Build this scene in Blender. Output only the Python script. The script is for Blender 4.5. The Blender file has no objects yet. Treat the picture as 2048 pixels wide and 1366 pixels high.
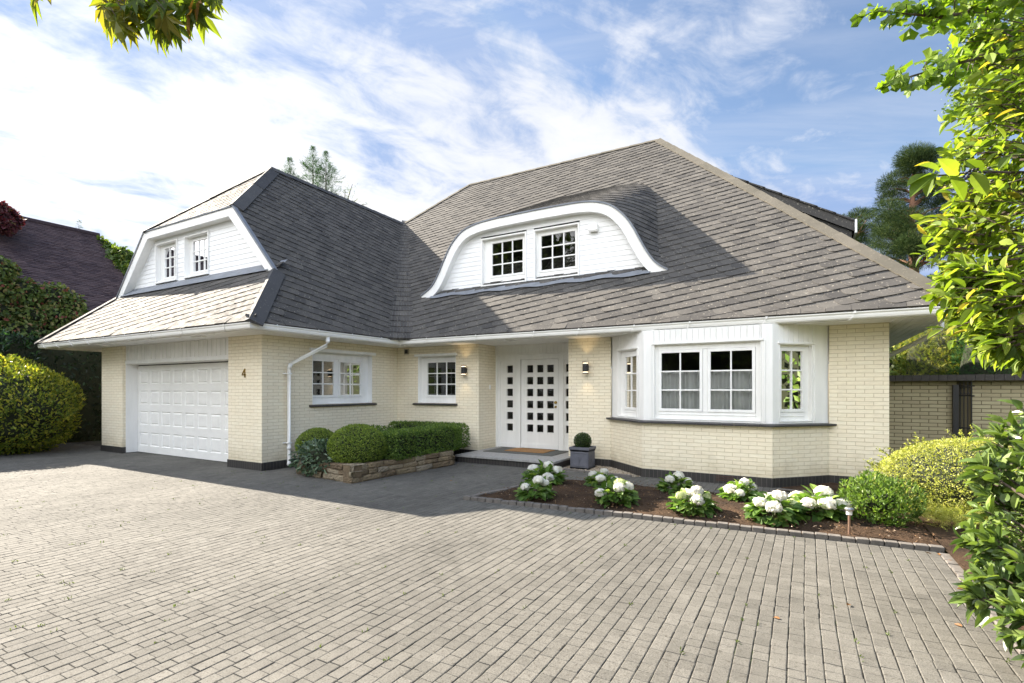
import bpy, math, random
import numpy as np
from math import radians as R, sin, cos, pi, tan

sc = bpy.context.scene
# ------------------------------------------------------------------ camera
cam = bpy.data.objects.new("camera", bpy.data.cameras.new("camera"))
sc.collection.objects.link(cam)
cam.location = (0, 0, 1.45)
cam.rotation_euler = (R(90), 0, R(29.61))
cam.data.sensor_width = 36
cam.data.lens = 36 * 1022.05 / 2048
cam.data.shift_y = 95.6 / 2048
cam.data.clip_start = 0.05
cam.data.clip_end = 3000
sc.camera = cam
# ------------------------------------------------------------------ light
SUN_TO = np.array([-1.53, 0.17, 1.0])
world = bpy.data.worlds.new("World"); sc.world = world
world.use_nodes = True
sun = bpy.data.objects.new("sun", bpy.data.lights.new("sun", "SUN"))
sc.collection.objects.link(sun)
sun.data.energy = 5.0
sun.data.angle = R(0.5)
sun.data.color = (1.0, 0.90, 0.76)
from mathutils import Vector
sun.rotation_euler = Vector(SUN_TO).to_track_quat('Z', 'Y').to_euler()
sun.location = (-40, 6, 30)
sc.view_settings.view_transform = 'Standard'
sc.view_settings.look = 'None'
sc.view_settings.gamma = 1
sc.view_settings.exposure = 2.12
sc.cycles.max_bounces = 8
sc.cycles.diffuse_bounces = 4
sc.cycles.transparent_max_bounces = 12

def build_sky():
    nt = world.node_tree; nt.nodes.clear()
    def nd(t, **k):
        n = nt.nodes.new(t)
        for a, b in k.items(): setattr(n, a, b)
        return n
    L = nt.links.new
    out = nd('ShaderNodeOutputWorld'); bg = nd('ShaderNodeBackground')
    bg.inputs[1].default_value = 0.106
    L(bg.outputs[0], out.inputs[0])
    sky = nd('ShaderNodeTexSky', sky_type='NISHITA', sun_disc=False)
    sky.sun_elevation = R(32.9); sky.sun_rotation = math.atan2(SUN_TO[0], SUN_TO[1])
    sky.air_density = 1.0; sky.dust_density = 0.4; sky.ozone_density = 2.0
    tc = nd('ShaderNodeTexCoord')
    sep = nd('ShaderNodeSeparateXYZ'); L(tc.outputs['Generated'], sep.inputs[0])
    def mth(op, a, b=None, c=None, clamp=False):
        n = nd('ShaderNodeMath', operation=op); n.use_clamp = clamp
        for i, x in enumerate((a, b, c)):
            if x is None: continue
            if isinstance(x, (int, float)): n.inputs[i].default_value = x
            else: L(x, n.inputs[i])
        return n.outputs[0]
    zz = mth('MAXIMUM', sep.outputs[2], 0.0)
    den = mth('ADD', zz, 0.16)
    px = mth('DIVIDE', sep.outputs[0], den); py = mth('DIVIDE', sep.outputs[1], den)
    cb = nd('ShaderNodeCombineXYZ'); L(px, cb.inputs[0]); L(py, cb.inputs[1])
    def noise(scale, rot, sx, sy, detail, rough, dist, loc=(0, 0, 0)):
        mp = nd('ShaderNodeMapping', vector_type='TEXTURE'); mp.inputs['Rotation'].default_value = (0, 0, -rot)
        mp.inputs['Scale'].default_value = (1 / sx, 1 / sy, 1); mp.inputs['Location'].default_value = loc
        L(cb.outputs[0], mp.inputs[0])
        n = nd('ShaderNodeTexNoise'); n.inputs['Scale'].default_value = scale
        n.inputs['Detail'].default_value = detail; n.inputs['Roughness'].default_value = rough
        n.inputs['Distortion'].default_value = dist
        L(mp.outputs[0], n.inputs['Vector'])
        return n.outputs['Fac']
    def ramp(x, a, b):
        n = nd('ShaderNodeMapRange', interpolation_type='SMOOTHSTEP'); L(x, n.inputs[0])
        n.inputs[1].default_value = a; n.inputs[2].default_value = b
        return n.outputs[0]
    AX = R(-64)                        # the streaks of cloud run this way over the ground
    big = noise(0.62, AX, 0.8, 1.1, 3, 0.5, 0.3, (9.3, 2.1, 0))
    streak = noise(1.25, AX, 0.68, 1.35, 9, 0.60, 0.9, (6.2, 9.9, 0))
    puff = noise(5.5, AX, 0.9, 1.15, 7, 0.62, 0.5, (5, 1, 0))
    veil = noise(1.6, R(-15), 0.30, 1.3, 7, 0.6, 1.2, (7.7, 4, 0))
    # cover grows towards the west (-x), the side the sun stands on, and towards the horizon
    west = mth('MULTIPLY', mth('ADD', sep.outputs[0], 0.22), -0.28)
    low = mth('MULTIPLY', mth('SUBTRACT', 0.45, zz), 0.42)
    fill_cloud = mth('MULTIPLY', mth('MAXIMUM', mth('MULTIPLY', sep.outputs[1], -1.0), 0.0), 0.6)   # unseen cloud cover added behind the viewpoint as fill for the front walls
    f = mth('ADD', mth('MULTIPLY', mth('SUBTRACT', big, 0.5), 0.75), mth('MULTIPLY', mth('SUBTRACT', streak, 0.5), 1.25))
    f = mth('ADD', f, mth('MULTIPLY', mth('SUBTRACT', puff, 0.5), 0.85))
    f = mth('ADD', mth('ADD', mth('ADD', f, west), low), fill_cloud)
    m = ramp(f, -0.17, 0.20)
    vm = mth('MULTIPLY', ramp(mth('ADD', veil, mth('MULTIPLY', low, 0.5)), 0.40, 0.78), 0.45)
    m = mth('MAXIMUM', mth('MULTIPLY', m, 0.97), vm)
    dens = ramp(f, -0.05, 0.5)
    cc = nd('ShaderNodeMixRGB'); cc.inputs[1].default_value = (1.96, 2.08, 2.36, 1); cc.inputs[2].default_value = (2.52, 2.53, 2.56, 1)
    L(dens, cc.inputs[0])
    hs = nd('ShaderNodeHueSaturation'); hs.inputs['Saturation'].default_value = 0.95; hs.inputs['Value'].default_value = SKY_V
    L(sky.outputs[0], hs.inputs['Color'])
    cap_ = nd('ShaderNodeMixRGB', blend_type='DARKEN'); cap_.inputs[0].default_value = 1; L(hs.outputs[0], cap_.inputs[1]); cap_.inputs[2].default_value = (0.86, 1.22, 1.98, 1)
    mx = nd('ShaderNodeMixRGB'); L(m, mx.inputs[0]); L(cap_.outputs[0], mx.inputs[1]); L(cc.outputs[0], mx.inputs[2])
    fill_gain = nd('ShaderNodeMapRange', interpolation_type='SMOOTHSTEP'); L(sep.outputs[1], fill_gain.inputs[0])  # added fill: brightens the unseen sky behind the viewpoint to lift the front faces
    for i_, v_ in enumerate((0.05, -0.45, 0.92, 3.3)): fill_gain.inputs[i_ + 1].default_value = v_
    sv = nd('ShaderNodeVectorMath', operation='SCALE'); L(mx.outputs[0], sv.inputs[0]); wr = nd('ShaderNodeMapRange', interpolation_type='SMOOTHSTEP'); L(sep.outputs[0], wr.inputs[0])
    for i_, v_ in enumerate((-0.45, -0.95, 1.0, 1.2)): wr.inputs[i_ + 1].default_value = v_
    L(mth('MULTIPLY', fill_gain.outputs[0], wr.outputs[0]), sv.inputs['Scale'])
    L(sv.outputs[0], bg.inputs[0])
SKY_V = 0.50
build_sky()

rng = np.random.default_rng(7)
random.seed(7)
COL = sc.collection
# ------------------------------------------------------------------ helpers: objects
def tag(o, label=None, cat=None, group=None, kind=None):
    if label: o['label'] = label
    if cat: o['category'] = cat
    if group: o['group'] = group
    if kind: o['kind'] = kind
    return o
def empty(name, loc, label, cat, group=None):
    o = bpy.data.objects.new(name, None); COL.objects.link(o)
    o.location = loc; o.empty_display_size = 0.2
    return tag(o, label, cat, group)
def link(name, me, mat=None, parent=None):
    if mat is not None: me.materials.append(mat)
    o = bpy.data.objects.new(name, me); COL.objects.link(o)
    if parent is not None:
        o.parent = parent
        top = parent; off = Vector((0, 0, 0))
        while top is not None:
            off += top.location; top = top.parent
        o.location = -off            # geometry is written in world metres
    return o
class MB:
    def __init__(s): s.v = []; s.f = []; s.uv = []; s.r = []
    def add(s, pts, faces, uvs=None, r=0.0):
        b = len(s.v); s.v += [tuple(map(float, p)) for p in pts]; s.r += [r] * len(pts)
        for i, f in enumerate(faces):
            s.f.append(tuple(b + k for k in f))
            s.uv.append(uvs[i] if uvs else None)
    def quad(s, a, b, c, d, uv=None, r=0.0): s.add([a, b, c, d], [(0, 1, 2, 3)], [uv] if uv else None, r)
    def box(s, x0, x1, y0, y1, z0, z1, r=0.0, fr=None):
        p = [(x, y, z) for z in (z0, z1) for y in (y0, y1) for x in (x0, x1)]
        if fr: p = [fr.P(*q) for q in p]
        s.add(p, [(0, 2, 3, 1), (4, 5, 7, 6), (0, 1, 5, 4), (2, 6, 7, 3), (0, 4, 6, 2), (1, 3, 7, 5)], None, r)
    def tube(s, pts, rad, n=8, r=0.0, cap=True):
        pts = [Vector(p) for p in pts]
        if not hasattr(rad, '__len__'): rad = [rad] * len(pts)
        b = len(s.v); up = Vector((0.13, 0.21, 1)).normalized()
        for i, p in enumerate(pts):
            d = (pts[min(i + 1, len(pts) - 1)] - pts[max(i - 1, 0)]).normalized()
            u = d.cross(up)
            if u.length < 1e-3: u = d.cross(Vector((1, 0, 0)))
            u.normalize(); w = d.cross(u)
            for k in range(n):
                a = 2 * pi * k / n
                s.v.append(tuple(p + (u * cos(a) + w * sin(a)) * rad[i])); s.r.append(r)
        for i in range(len(pts) - 1):
            for k in range(n):
                s.f.append((b + i * n + k, b + i * n + (k + 1) % n, b + (i + 1) * n + (k + 1) % n, b + (i + 1) * n + k)); s.uv.append(None)
        if cap:
            s.f.append(tuple(b + k for k in range(n))[::-1]); s.uv.append(None)
            s.f.append(tuple(b + (len(pts) - 1) * n + k for k in range(n))); s.uv.append(None)
    def lathe(s, prof, c, n=20, r=0.0, ang=2 * pi, a0=0):
        b = len(s.v); m = n if ang >= 2 * pi - 1e-6 else n + 1
        for (rad, z) in prof:
            for k in range(m):
                a = a0 + ang * k / n
                s.v.append((c[0] + rad * cos(a), c[1] + rad * sin(a), c[2] + z)); s.r.append(r)
        for i in range(len(prof) - 1):
            for k in range(n):
                k2 = (k + 1) % m
                s.f.append((b + i * m + k, b + i * m + k2, b + (i + 1) * m + k2, b + (i + 1) * m + k)); s.uv.append(None)
    def build(s, name, mat, parent=None, smooth=False, bevel=0.0):
        me = bpy.data.meshes.new(name)
        me.from_pydata(s.v, [], s.f); me.update()
        if any(u for u in s.uv):
            ul = me.uv_layers.new(name='UVMap')
            flat = np.zeros((len(me.loops), 2), np.float32); k = 0
            for f, u in zip(s.f, s.uv):
                if u: flat[k:k + len(f)] = u
                k += len(f)
            ul.data.foreach_set('uv', flat.ravel())
        at = me.attributes.new('rnd', 'FLOAT', 'POINT'); at.data.foreach_set('value', np.array(s.r, np.float32))
        if smooth: me.polygons.foreach_set('use_smooth', np.ones(len(me.polygons), bool))
        o = link(name, me, mat, parent)
        if bevel:
            md = o.modifiers.new('edge', 'BEVEL'); md.width = bevel; md.segments = 2; md.limit_method = 'ANGLE'; md.angle_limit = R(40)
        return o
class Fr:      # upright frame: u along the wall, w outwards, z up
    def __init__(s, o, a, n): s.o = np.array(o, float); s.a = np.array(a, float); s.n = np.array(n, float)
    def P(s, u, w, z):
        p = s.o + s.a * u + s.n * w
        return (p[0], p[1], p[2] + z)
# ------------------------------------------------------------------ helpers: materials
class M:
    def __init__(s, name):
        s.m = bpy.data.materials.new(name); s.m.use_nodes = True
        s.nt = s.m.node_tree; s.nt.nodes.clear()
        s.out = s.n('ShaderNodeOutputMaterial'); s.b = s.n('ShaderNodeBsdfPrincipled')
        s.l(s.b.outputs[0], s.out.inputs[0])
    def n(s, t, **k):
        x = s.nt.nodes.new(t)
        for a, b in k.items(): setattr(x, a, b)
        return x
    def l(s, a, b): s.nt.links.new(a, b)
    def set(s, **k):
        for a, v in k.items():
            i = s.b.inputs[a.replace('_', ' ')]
            if isinstance(v, tuple): i.default_value = v + (1,) if len(v) == 3 else v
            elif isinstance(v, (int, float)): i.default_value = v
            else: s.l(v, i)
        return s
    def coord(s, which='Object', scale=(1, 1, 1), rot=(0, 0, 0)):
        t = s.n('ShaderNodeTexCoord'); mp = s.n('ShaderNodeMapping')
        mp.inputs['Scale'].default_value = scale; mp.inputs['Rotation'].default_value = rot
        s.l(t.outputs[which], mp.inputs[0]); return mp.outputs[0]
    def noise(s, vec, scale, detail=4, rough=0.55, dist=0.0):
        x = s.n('ShaderNodeTexNoise'); x.inputs['Scale'].default_value = scale; x.inputs['Detail'].default_value = detail
        x.inputs['Roughness'].default_value = rough; x.inputs['Distortion'].default_value = dist
        if vec is not None: s.l(vec, x.inputs['Vector'])
        return x.outputs['Fac']
    def ramp(s, x, *stops):
        r = s.n('ShaderNodeValToRGB'); e = r.color_ramp.elements
        while len(e) < len(stops): e.new(0.5)
        for i, (p, c) in enumerate(stops):
            e[i].position = p; e[i].color = (tuple(c) + (1,)) if hasattr(c, '__len__') else (c, c, c, 1)
        s.l(x, r.inputs[0]); return r.outputs[0]
    def mix(s, f, a, b, mode='MIX'):
        x = s.n('ShaderNodeMixRGB', blend_type=mode)
        for i, q in enumerate((f, a, b)):
            if isinstance(q, (int, float)): x.inputs[i].default_value = q if i == 0 else (q, q, q, 1)
            elif isinstance(q, tuple): x.inputs[i].default_value = q + (1,)
            else: s.l(q, x.inputs[i])
        return x.outputs[0]
    def math(s, op, a, b=0.0):
        x = s.n('ShaderNodeMath', operation=op)
        for i, q in enumerate((a, b)):
            if isinstance(q, (int, float)): x.inputs[i].default_value = q
            else: s.l(q, x.inputs[i])
        return x.outputs[0]
    def bump(s, h, strength=0.3, dist=0.01):
        x = s.n('ShaderNodeBump'); x.inputs['Strength'].default_value = strength; x.inputs['Distance'].default_value = dist
        s.l(h, x.inputs['Height']); s.l(x.outputs[0], s.b.inputs['Normal'])
    def attr(s, name='rnd'): return s.n('ShaderNodeAttribute', attribute_name=name).outputs['Fac']

def brick_mat(name, c1, c2, mortar, bw, rh, ms, rough=0.75, bump=0.5, grime=None):
    m = M(name); uv = m.coord('UV')
    wob = m.n('ShaderNodeTexNoise'); wob.inputs['Scale'].default_value = 6; m.l(uv, wob.inputs['Vector'])
    sub = m.n('ShaderNodeVectorMath', operation='SUBTRACT'); m.l(wob.outputs['Color'], sub.inputs[0]); sub.inputs[1].default_value = (.5, .5, .5)
    scl = m.n('ShaderNodeVectorMath', operation='SCALE'); m.l(sub.outputs[0], scl.inputs[0]); scl.inputs['Scale'].default_value = 0.010
    ad = m.n('ShaderNodeVectorMath', operation='ADD'); m.l(uv, ad.inputs[0]); m.l(scl.outputs[0], ad.inputs[1])
    b = m.n('ShaderNodeTexBrick'); m.l(ad.outputs[0], b.inputs['Vector'])
    b.inputs['Scale'].default_value = 1; b.inputs['Mortar Size'].default_value = ms; b.inputs['Mortar Smooth'].default_value = 0.35
    b.inputs['Brick Width'].default_value = bw; b.inputs['Row Height'].default_value = rh
    for k, c in (('Color1', c1), ('Color2', c2), ('Mortar', mortar)): b.inputs[k].default_value = c + (1,)
    n1 = m.noise(uv, 1.3, 5, 0.6); n2 = m.noise(uv, 45, 4, 0.65)
    n3 = m.noise(m.coord('UV', (1, 3.6, 1)), 9, 3, 0.6)
    col = m.mix(0.35, b.outputs['Color'], m.ramp(n1, (0.3, 0.82), (0.7, 1.0)), 'MULTIPLY')
    col = m.mix(0.30, col, m.ramp(n3, (0.35, 0.75), (0.6, 1.0)), 'MULTIPLY')
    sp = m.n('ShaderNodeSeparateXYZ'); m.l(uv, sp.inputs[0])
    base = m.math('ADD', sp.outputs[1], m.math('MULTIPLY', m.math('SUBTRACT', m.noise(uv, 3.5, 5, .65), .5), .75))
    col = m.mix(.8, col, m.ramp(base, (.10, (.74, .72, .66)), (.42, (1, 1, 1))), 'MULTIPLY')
    if grime: col = m.mix(m.ramp(n2, (0.62, 0.0), (0.75, 0.35)), col, grime)
    m.set(Base_Color=col, Roughness=rough)
    h = m.math('ADD', m.math('MULTIPLY', m.math('SUBTRACT', 1.0, b.outputs['Fac']), 1.0), m.math('MULTIPLY', n2, 0.45))
    h = m.math('ADD', h, m.math('MULTIPLY', n3, 0.5))
    m.bump(h, bump, 0.006)
    return m.m
MAT = {}
MAT['brick'] = brick_mat('painted_brick', (0.885, 0.805, 0.625), (0.86, 0.765, 0.58), (0.64, 0.55, 0.37), 0.225, 0.0605, 0.0045, bump=0.7)
MAT['plinth'] = brick_mat('blue_brick', (0.035, 0.034, 0.036), (0.05, 0.046, 0.045), (0.12, 0.11, 0.10), 0.0665, 0.14, 0.004, rough=0.5, bump=0.4)
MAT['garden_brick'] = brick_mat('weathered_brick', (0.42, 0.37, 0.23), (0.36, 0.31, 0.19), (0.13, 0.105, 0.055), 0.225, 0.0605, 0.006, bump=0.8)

def simple(name, col, rough=0.5, noise_amt=0.12, scale=8, bump=0.0, metal=0.0, spec=None, stretch=(1, 1, 1)):
    m = M(name); v = m.coord('Object', stretch)
    n = m.noise(v, scale, 5, 0.6)
    c = m.mix(1.0, col, m.ramp(n, (0.25, 1 - noise_amt), (0.75, 1 + noise_amt * 0.2)), 'MULTIPLY')
    m.set(Base_Color=c, Roughness=rough, Metallic=metal)
    if spec is not None: m.set(Specular_IOR_Level=spec)
    if bump: m.bump(m.noise(v, scale * 6, 5, 0.6), bump, 0.005)
    return m.m
MAT['white'] = simple('white_paint', (0.86, 0.85, 0.815), 0.5, 0.13, 2.4, 0.08, stretch=(2.5, 2.5, .5))
MAT['upvc'] = simple('white_plastic', (0.86, 0.85, 0.81), 0.38, 0.10, 2.2, stretch=(1.5, 1.5, 3))
MAT['siding'] = simple('white_weatherboard', (0.82, 0.82, 0.81), 0.45, 0.08, 2.5, 0.05)
MAT['lead'] = simple('lead_flashing', (0.20, 0.215, 0.24), 0.55, 0.35, 5, 0.2, 0.1)
MAT['sill'] = simple('dark_sill_tile', (0.045, 0.043, 0.045), 0.45, 0.35, 14, 0.2)
MAT['brass'] = simple('brass', (0.55, 0.38, 0.12), 0.3, 0.2, 30, 0, 1.0)
MAT['black'] = simple('black_metal', (0.02, 0.02, 0.021), 0.45, 0.2, 20)
MAT['steel'] = simple('brushed_steel', (0.62, 0.60, 0.57), 0.3, 0.1, 30, 0, 1.0)
MAT['dark'] = simple('dark_room', (0.075, 0.068, 0.06), 0.9, 0.3, 1.5)
MAT['bark'] = simple('bark', (0.085, 0.062, 0.045), 0.9, 0.5, 12, 0.7, stretch=(1, 1, 0.3))
MAT['pinebark'] = simple('red_pine_bark', (0.20, 0.10, 0.06), 0.9, 0.5, 6, 0.7, stretch=(1, 1, 0.3))
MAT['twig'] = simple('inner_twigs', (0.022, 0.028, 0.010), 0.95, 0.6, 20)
MAT['stem'] = simple('green_stem', (0.10, 0.12, 0.04), 0.7, 0.3, 20)
MAT['coir'] = simple('coir', (0.34, 0.175, 0.06), 0.95, 0.4, 60, 0.8)
MAT['greymat'] = simple('grey_mat', (0.10, 0.10, 0.09), 0.95, 0.3, 60, 0.5)
MAT['slab'] = simple('concrete_slab', (0.34, 0.33, 0.31), 0.85, 0.35, 25, 0.4)
MAT['kerb'] = simple('kerb_brick', (0.15, 0.135, 0.12), 0.85, 0.45, 14, 0.6)
MAT['leadpot'] = simple('lead_grey_planter', (0.115, 0.118, 0.14), 0.55, 0.35, 9, 0.25)
MAT['coping'] = simple('dark_coping', (0.045, 0.038, 0.032), 0.7, 0.4, 12, 0.4)
MAT['curtain'] = simple('net_curtain', (0.72, 0.73, 0.75), 0.9, 0.12, 6)
MAT['gravel'] = simple('gravel_stone', (0.36, 0.31, 0.24), 0.9, 0.6, 40, 0.3)

def slate_mat(name, a, b, lich, rough=0.55):
    m = M(name); v = m.coord('Object'); r = m.attr()
    c = m.ramp(r, (0.0, a), (0.5, tuple(0.5 * (x + y) for x, y in zip(a, b))), (1.0, b))
    n1 = m.noise(v, 2.2, 5, 0.6); n2 = m.noise(v, 27, 3, 0.6); n3 = m.noise(v, 10, 5, 0.65)
    c = m.mix(0.4, c, m.ramp(n1, (0.3, 0.65), (0.7, 1.15)), 'MULTIPLY')
    c = m.mix(0.3, c, m.ramp(n3, (0.3, 0.7), (0.7, 1.1)), 'MULTIPLY')
    c = m.mix(m.ramp(n2, (0.62, 0.0), (0.71, 0.7)), c, lich)
    m.set(Base_Color=c, Roughness=m.ramp(n3, (0.3, rough - 0.1), (0.7, rough + 0.15)))
    m.set(Specular_IOR_Level=0.11)
    m.bump(m.math('ADD', n3, m.math('MULTIPLY', n2, 0.4)), 0.35, 0.006)
    return m.m
MAT['slate'] = slate_mat('weathered_slate', (0.060, 0.0575, 0.055), (0.118, 0.110, 0.099), (0.36, 0.33, 0.27), .8)
MAT['ridge'] = slate_mat('ridge_stone', (0.10, 0.092, 0.074), (0.135, 0.122, 0.10), (0.22, 0.2, 0.15), 0.8)
MAT['hipslate'] = slate_mat('hip_slate', (0.062, 0.062, 0.064), (0.085, 0.084, 0.083), (0.2, 0.19, 0.16), 0.75)
MAT['tile'] = slate_mat('old_clay_tile', (0.050, 0.036, 0.040), (0.105, 0.075, 0.075), (0.22, 0.17, 0.18), 0.6)

def glass_mat():
    m = M('window_glass'); m.nt.nodes.remove(m.b)
    lw = m.n('ShaderNodeFresnel'); lw.inputs['IOR'].default_value = 1.5
    t = m.n('ShaderNodeBsdfTransparent'); t.inputs[0].default_value = (0.95, 0.96, 0.95, 1)
    g = m.n('ShaderNodeBsdfGlossy'); g.inputs['Roughness'].default_value = 0.0
    bp = m.n('ShaderNodeBump'); bp.inputs['Strength'].default_value = 0.04; bp.inputs['Distance'].default_value = 0.02
    m.l(m.noise(m.coord('Object'), 2.5, 2), bp.inputs['Height']); m.l(bp.outputs[0], g.inputs['Normal'])
    mx = m.n('ShaderNodeMixShader'); m.l(lw.outputs[0], mx.inputs[0]); m.l(t.outputs[0], mx.inputs[1]); m.l(g.outputs[0], mx.inputs[2])
    m.l(mx.outputs[0], m.out.inputs[0]); return m.m
MAT['glass'] = glass_mat()
def emit_mat(name, col, s):
    m = M(name); m.set(Base_Color=(0.8, 0.8, 0.8)); m.b.inputs['Emission Color'].default_value = col + (1,); m.b.inputs['Emission Strength'].default_value = s
    return m.m
MAT['glow'] = emit_mat('lamp_glow', (1.0, 0.72, 0.42), 0.45)

def leaf_mat(name, stops, trans=0.35, rough=0.45, tcol=None, spec=0.35):
    m = M(name); r = m.attr()
    c = m.ramp(r, *stops)
    c2 = m.mix(0.5, c, m.ramp(m.noise(m.coord('Object'), 1.8, 3), (0.3, 0.6), (0.7, 1.15)), 'MULTIPLY')
    m.set(Base_Color=c2, Roughness=rough, Specular_IOR_Level=spec)
    t = m.n('ShaderNodeBsdfTranslucent')
    tc = m.mix(1.0, c2, tcol or (1.5, 1.55, 0.7), 'MULTIPLY'); m.l(tc, t.inputs[0])
    mx = m.n('ShaderNodeMixShader'); mx.inputs[0].default_value = trans
    m.l(m.b.outputs[0], mx.inputs[1]); m.l(t.outputs[0], mx.inputs[2]); m.l(mx.outputs[0], m.out.inputs[0])
    return m.m
# ------------------------------------------------------------------ helpers: leaves
def tpl(kind):
    if kind == 'kite':
        return np.array([(0, 0, 0), (.45, .5, .06), (1, 0, -.05), (.45, -.5, .06)]), np.array([(0, 1, 2, 3)])
    if kind == 'oval':
        return np.array([(0, 0, 0), (.3, .45, .08), (.72, .4, .05), (1, 0, -.12), (.72, -.4, .05), (.3, -.45, .08)]), np.array([(0, 3, 2, 1), (0, 5, 4, 3)])
    if kind == 'big':
        T = [];
        for t, w in ((0, .03), (.14, .27), (.36, .47), (.6, .48), (.82, .3), (1, .02)):
            for y in (-1, 0, 1): T.append((t, y * w, 0.13 * abs(y) * w * 2 - 0.22 * t * t))
        F = []
        for i in range(5):
            a = i * 3; F += [(a, a + 1, a + 4, a + 3), (a + 1, a + 2, a + 5, a + 4)]
        return np.array(T), np.array(F)
    if kind == 'fan':
        T = [(0, 0, 0)]; T += [(.42 * cos(a), .42 * sin(a), .02) for a in np.radians((-52, -20, 0, 20, 52))]
        T += [(rr * cos(a), rr * sin(a), z) for a, rr, z in zip(np.radians((-56, -24, 0, 24, 56)), (.86, 1.0, .80, 1.0, .86), (.1, -.03, .05, -.03, .1))]
        F = [(0, 1, 2, 0), (0, 2, 3, 0)]
        F = [(0, 1, 2, 3), (0, 3, 4, 5)] + [(1 + i, 6 + i, 7 + i, 2 + i) for i in range(4)]
        return np.array(T), np.array(F)
    if kind == 'maple':
        T = [(0, 0, 0)]; F = []
        for a, ln in zip(np.radians((-125, -78, -38, 0, 38, 78, 125)), (.4, .68, .9, 1.0, .9, .68, .4)):
            d = np.array((cos(a), sin(a))); p = np.array((-sin(a), cos(a)))
            b = len(T)
            m1 = d * ln * .45 + p * ln * .15; m2 = d * ln * .45 - p * ln * .15
            T += [(m1[0], m1[1], .03), (d[0] * ln, d[1] * ln, -.22 * ln * ln), (m2[0], m2[1], .03)]
            F.append((0, b, b + 1, b + 2))
        return np.array(T), np.array(F)
    if kind == 'floret':     # four rounded petals
        T = [(0, 0, .08)]; F = []
        for k in range(4):
            a = k * pi / 2; d = np.array((cos(a), sin(a))); p = np.array((-sin(a), cos(a))); b = len(T)
            m1 = d * .34 + p * .25; m2 = d * .34 - p * .25
            T += [(m1[0], m1[1], .02), (d[0] * .56, d[1] * .56, -.04), (m2[0], m2[1], .02)]; F.append((0, b + 2, b + 1, b))
        return np.array(T), np.array(F)
    if kind == 'spray':      # a feathery conifer spray: a rib with side tips
        T = [(0, 0, 0), (.5, .04, 0), (1, 0, -.1), (.5, -.04, 0)]; F = [(0, 1, 2, 3)]
        for t in (.2, .4, .6, .78):
            for sg in (1, -1):
                b = len(T); w = .5 * (1 - t * .6)
                T += [(t, 0, 0), (t + .13, sg * w * .5, .02), (t + .3, sg * w, -.05), (t + .06, sg * w * .45, .02)]; F.append((b, b + 1, b + 2, b + 3))
        return np.array(T), np.array(F)
def unit(a): return a / np.maximum(np.linalg.norm(a, axis=-1, keepdims=True), 1e-9)
def leaves(name, P, D, N, Ln, Wd, mat, parent=None, kind='kite', rnd=None):
    P = np.asarray(P, float); n = len(P); D = unit(np.asarray(D, float)); N = np.asarray(N, float)
    S = unit(np.cross(N, D)); N = np.cross(D, S)
    Ln = np.broadcast_to(np.asarray(Ln, float), (n,)); Wd = np.broadcast_to(np.asarray(Wd, float), (n,))
    T, F = tpl(kind); k = len(T)
    V = P[:, None] + D[:, None] * (T[None, :, 0:1] * Ln[:, None, None]) + S[:, None] * (T[None, :, 1:2] * Wd[:, None, None]) + N[:, None] * (T[None, :, 2:3] * Ln[:, None, None])
    Fs = (F[None] + (np.arange(n) * k)[:, None, None]).reshape(-1, 4)
    me = bpy.data.meshes.new(name); me.from_pydata(V.reshape(-1, 3), [], Fs); me.update()
    if rnd is None: rnd = rng.random(n)
    at = me.attributes.new('rnd', 'FLOAT', 'POINT'); at.data.foreach_set('value', np.repeat(np.asarray(rnd, np.float32), k))
    return link(name, me, mat, parent)
def sph(n):
    return unit(rng.normal(size=(n, 3)))
class Lump:
    def __init__(s, k=6, f=3.0):
        s.k = rng.normal(size=(k, 3)) * f; s.p = rng.random(k) * 6.28; s.a = rng.random(k) / k * 2
    def __call__(s, d): return (np.sin(d @ s.k.T + s.p) * s.a).sum(-1)
def blob_points(c, rad, n, lump=0.12, depth=0.25, zmin=None, f=3.0, lp=None):
    lp = lp or Lump(7, f); d = sph(n); r = 1 + lump * lp(d)
    dep = 1 - depth * rng.random(n) ** 2
    P = np.asarray(c) + d * np.asarray(rad) * (r * dep)[:, None]
    N = unit(d / np.asarray(rad))
    if zmin is not None:
        k = P[:, 2] > zmin; P, N, dep = P[k], N[k], dep[k]
    return P, N, lp, dep
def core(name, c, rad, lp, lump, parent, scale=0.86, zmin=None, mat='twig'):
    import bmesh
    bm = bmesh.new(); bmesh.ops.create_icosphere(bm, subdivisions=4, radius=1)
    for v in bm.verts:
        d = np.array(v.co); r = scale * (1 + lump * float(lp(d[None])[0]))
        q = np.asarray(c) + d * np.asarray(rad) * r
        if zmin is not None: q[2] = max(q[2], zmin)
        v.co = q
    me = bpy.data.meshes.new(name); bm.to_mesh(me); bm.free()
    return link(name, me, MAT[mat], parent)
def jit(n, s): return rng.normal(size=(n, 3)) * s
def leafbush(parent, c, rad, n, ln, wd, mat, lump=0.12, zmin=0.0, kind='kite', depth=0.25, up=0.4, f=3.0, cs=0.86, name='foliage', spread=0.55):
    P, N, lp, dep = blob_points(c, rad, n, lump, depth, zmin, f)
    m = len(P)
    D = unit(N * spread + jit(m, 0.6) + np.array((0, 0, up)))
    NN = unit(N + jit(m, 0.45))
    r = np.clip(0.5 + rng.normal(size=m) * 0.24, 0, 1)
    leaves(name, P, D, NN, ln * (0.7 + 0.6 * rng.random(m)), wd * (0.7 + 0.6 * rng.random(m)), mat, parent, kind, r)
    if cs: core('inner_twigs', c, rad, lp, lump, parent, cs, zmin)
    return lp
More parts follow.
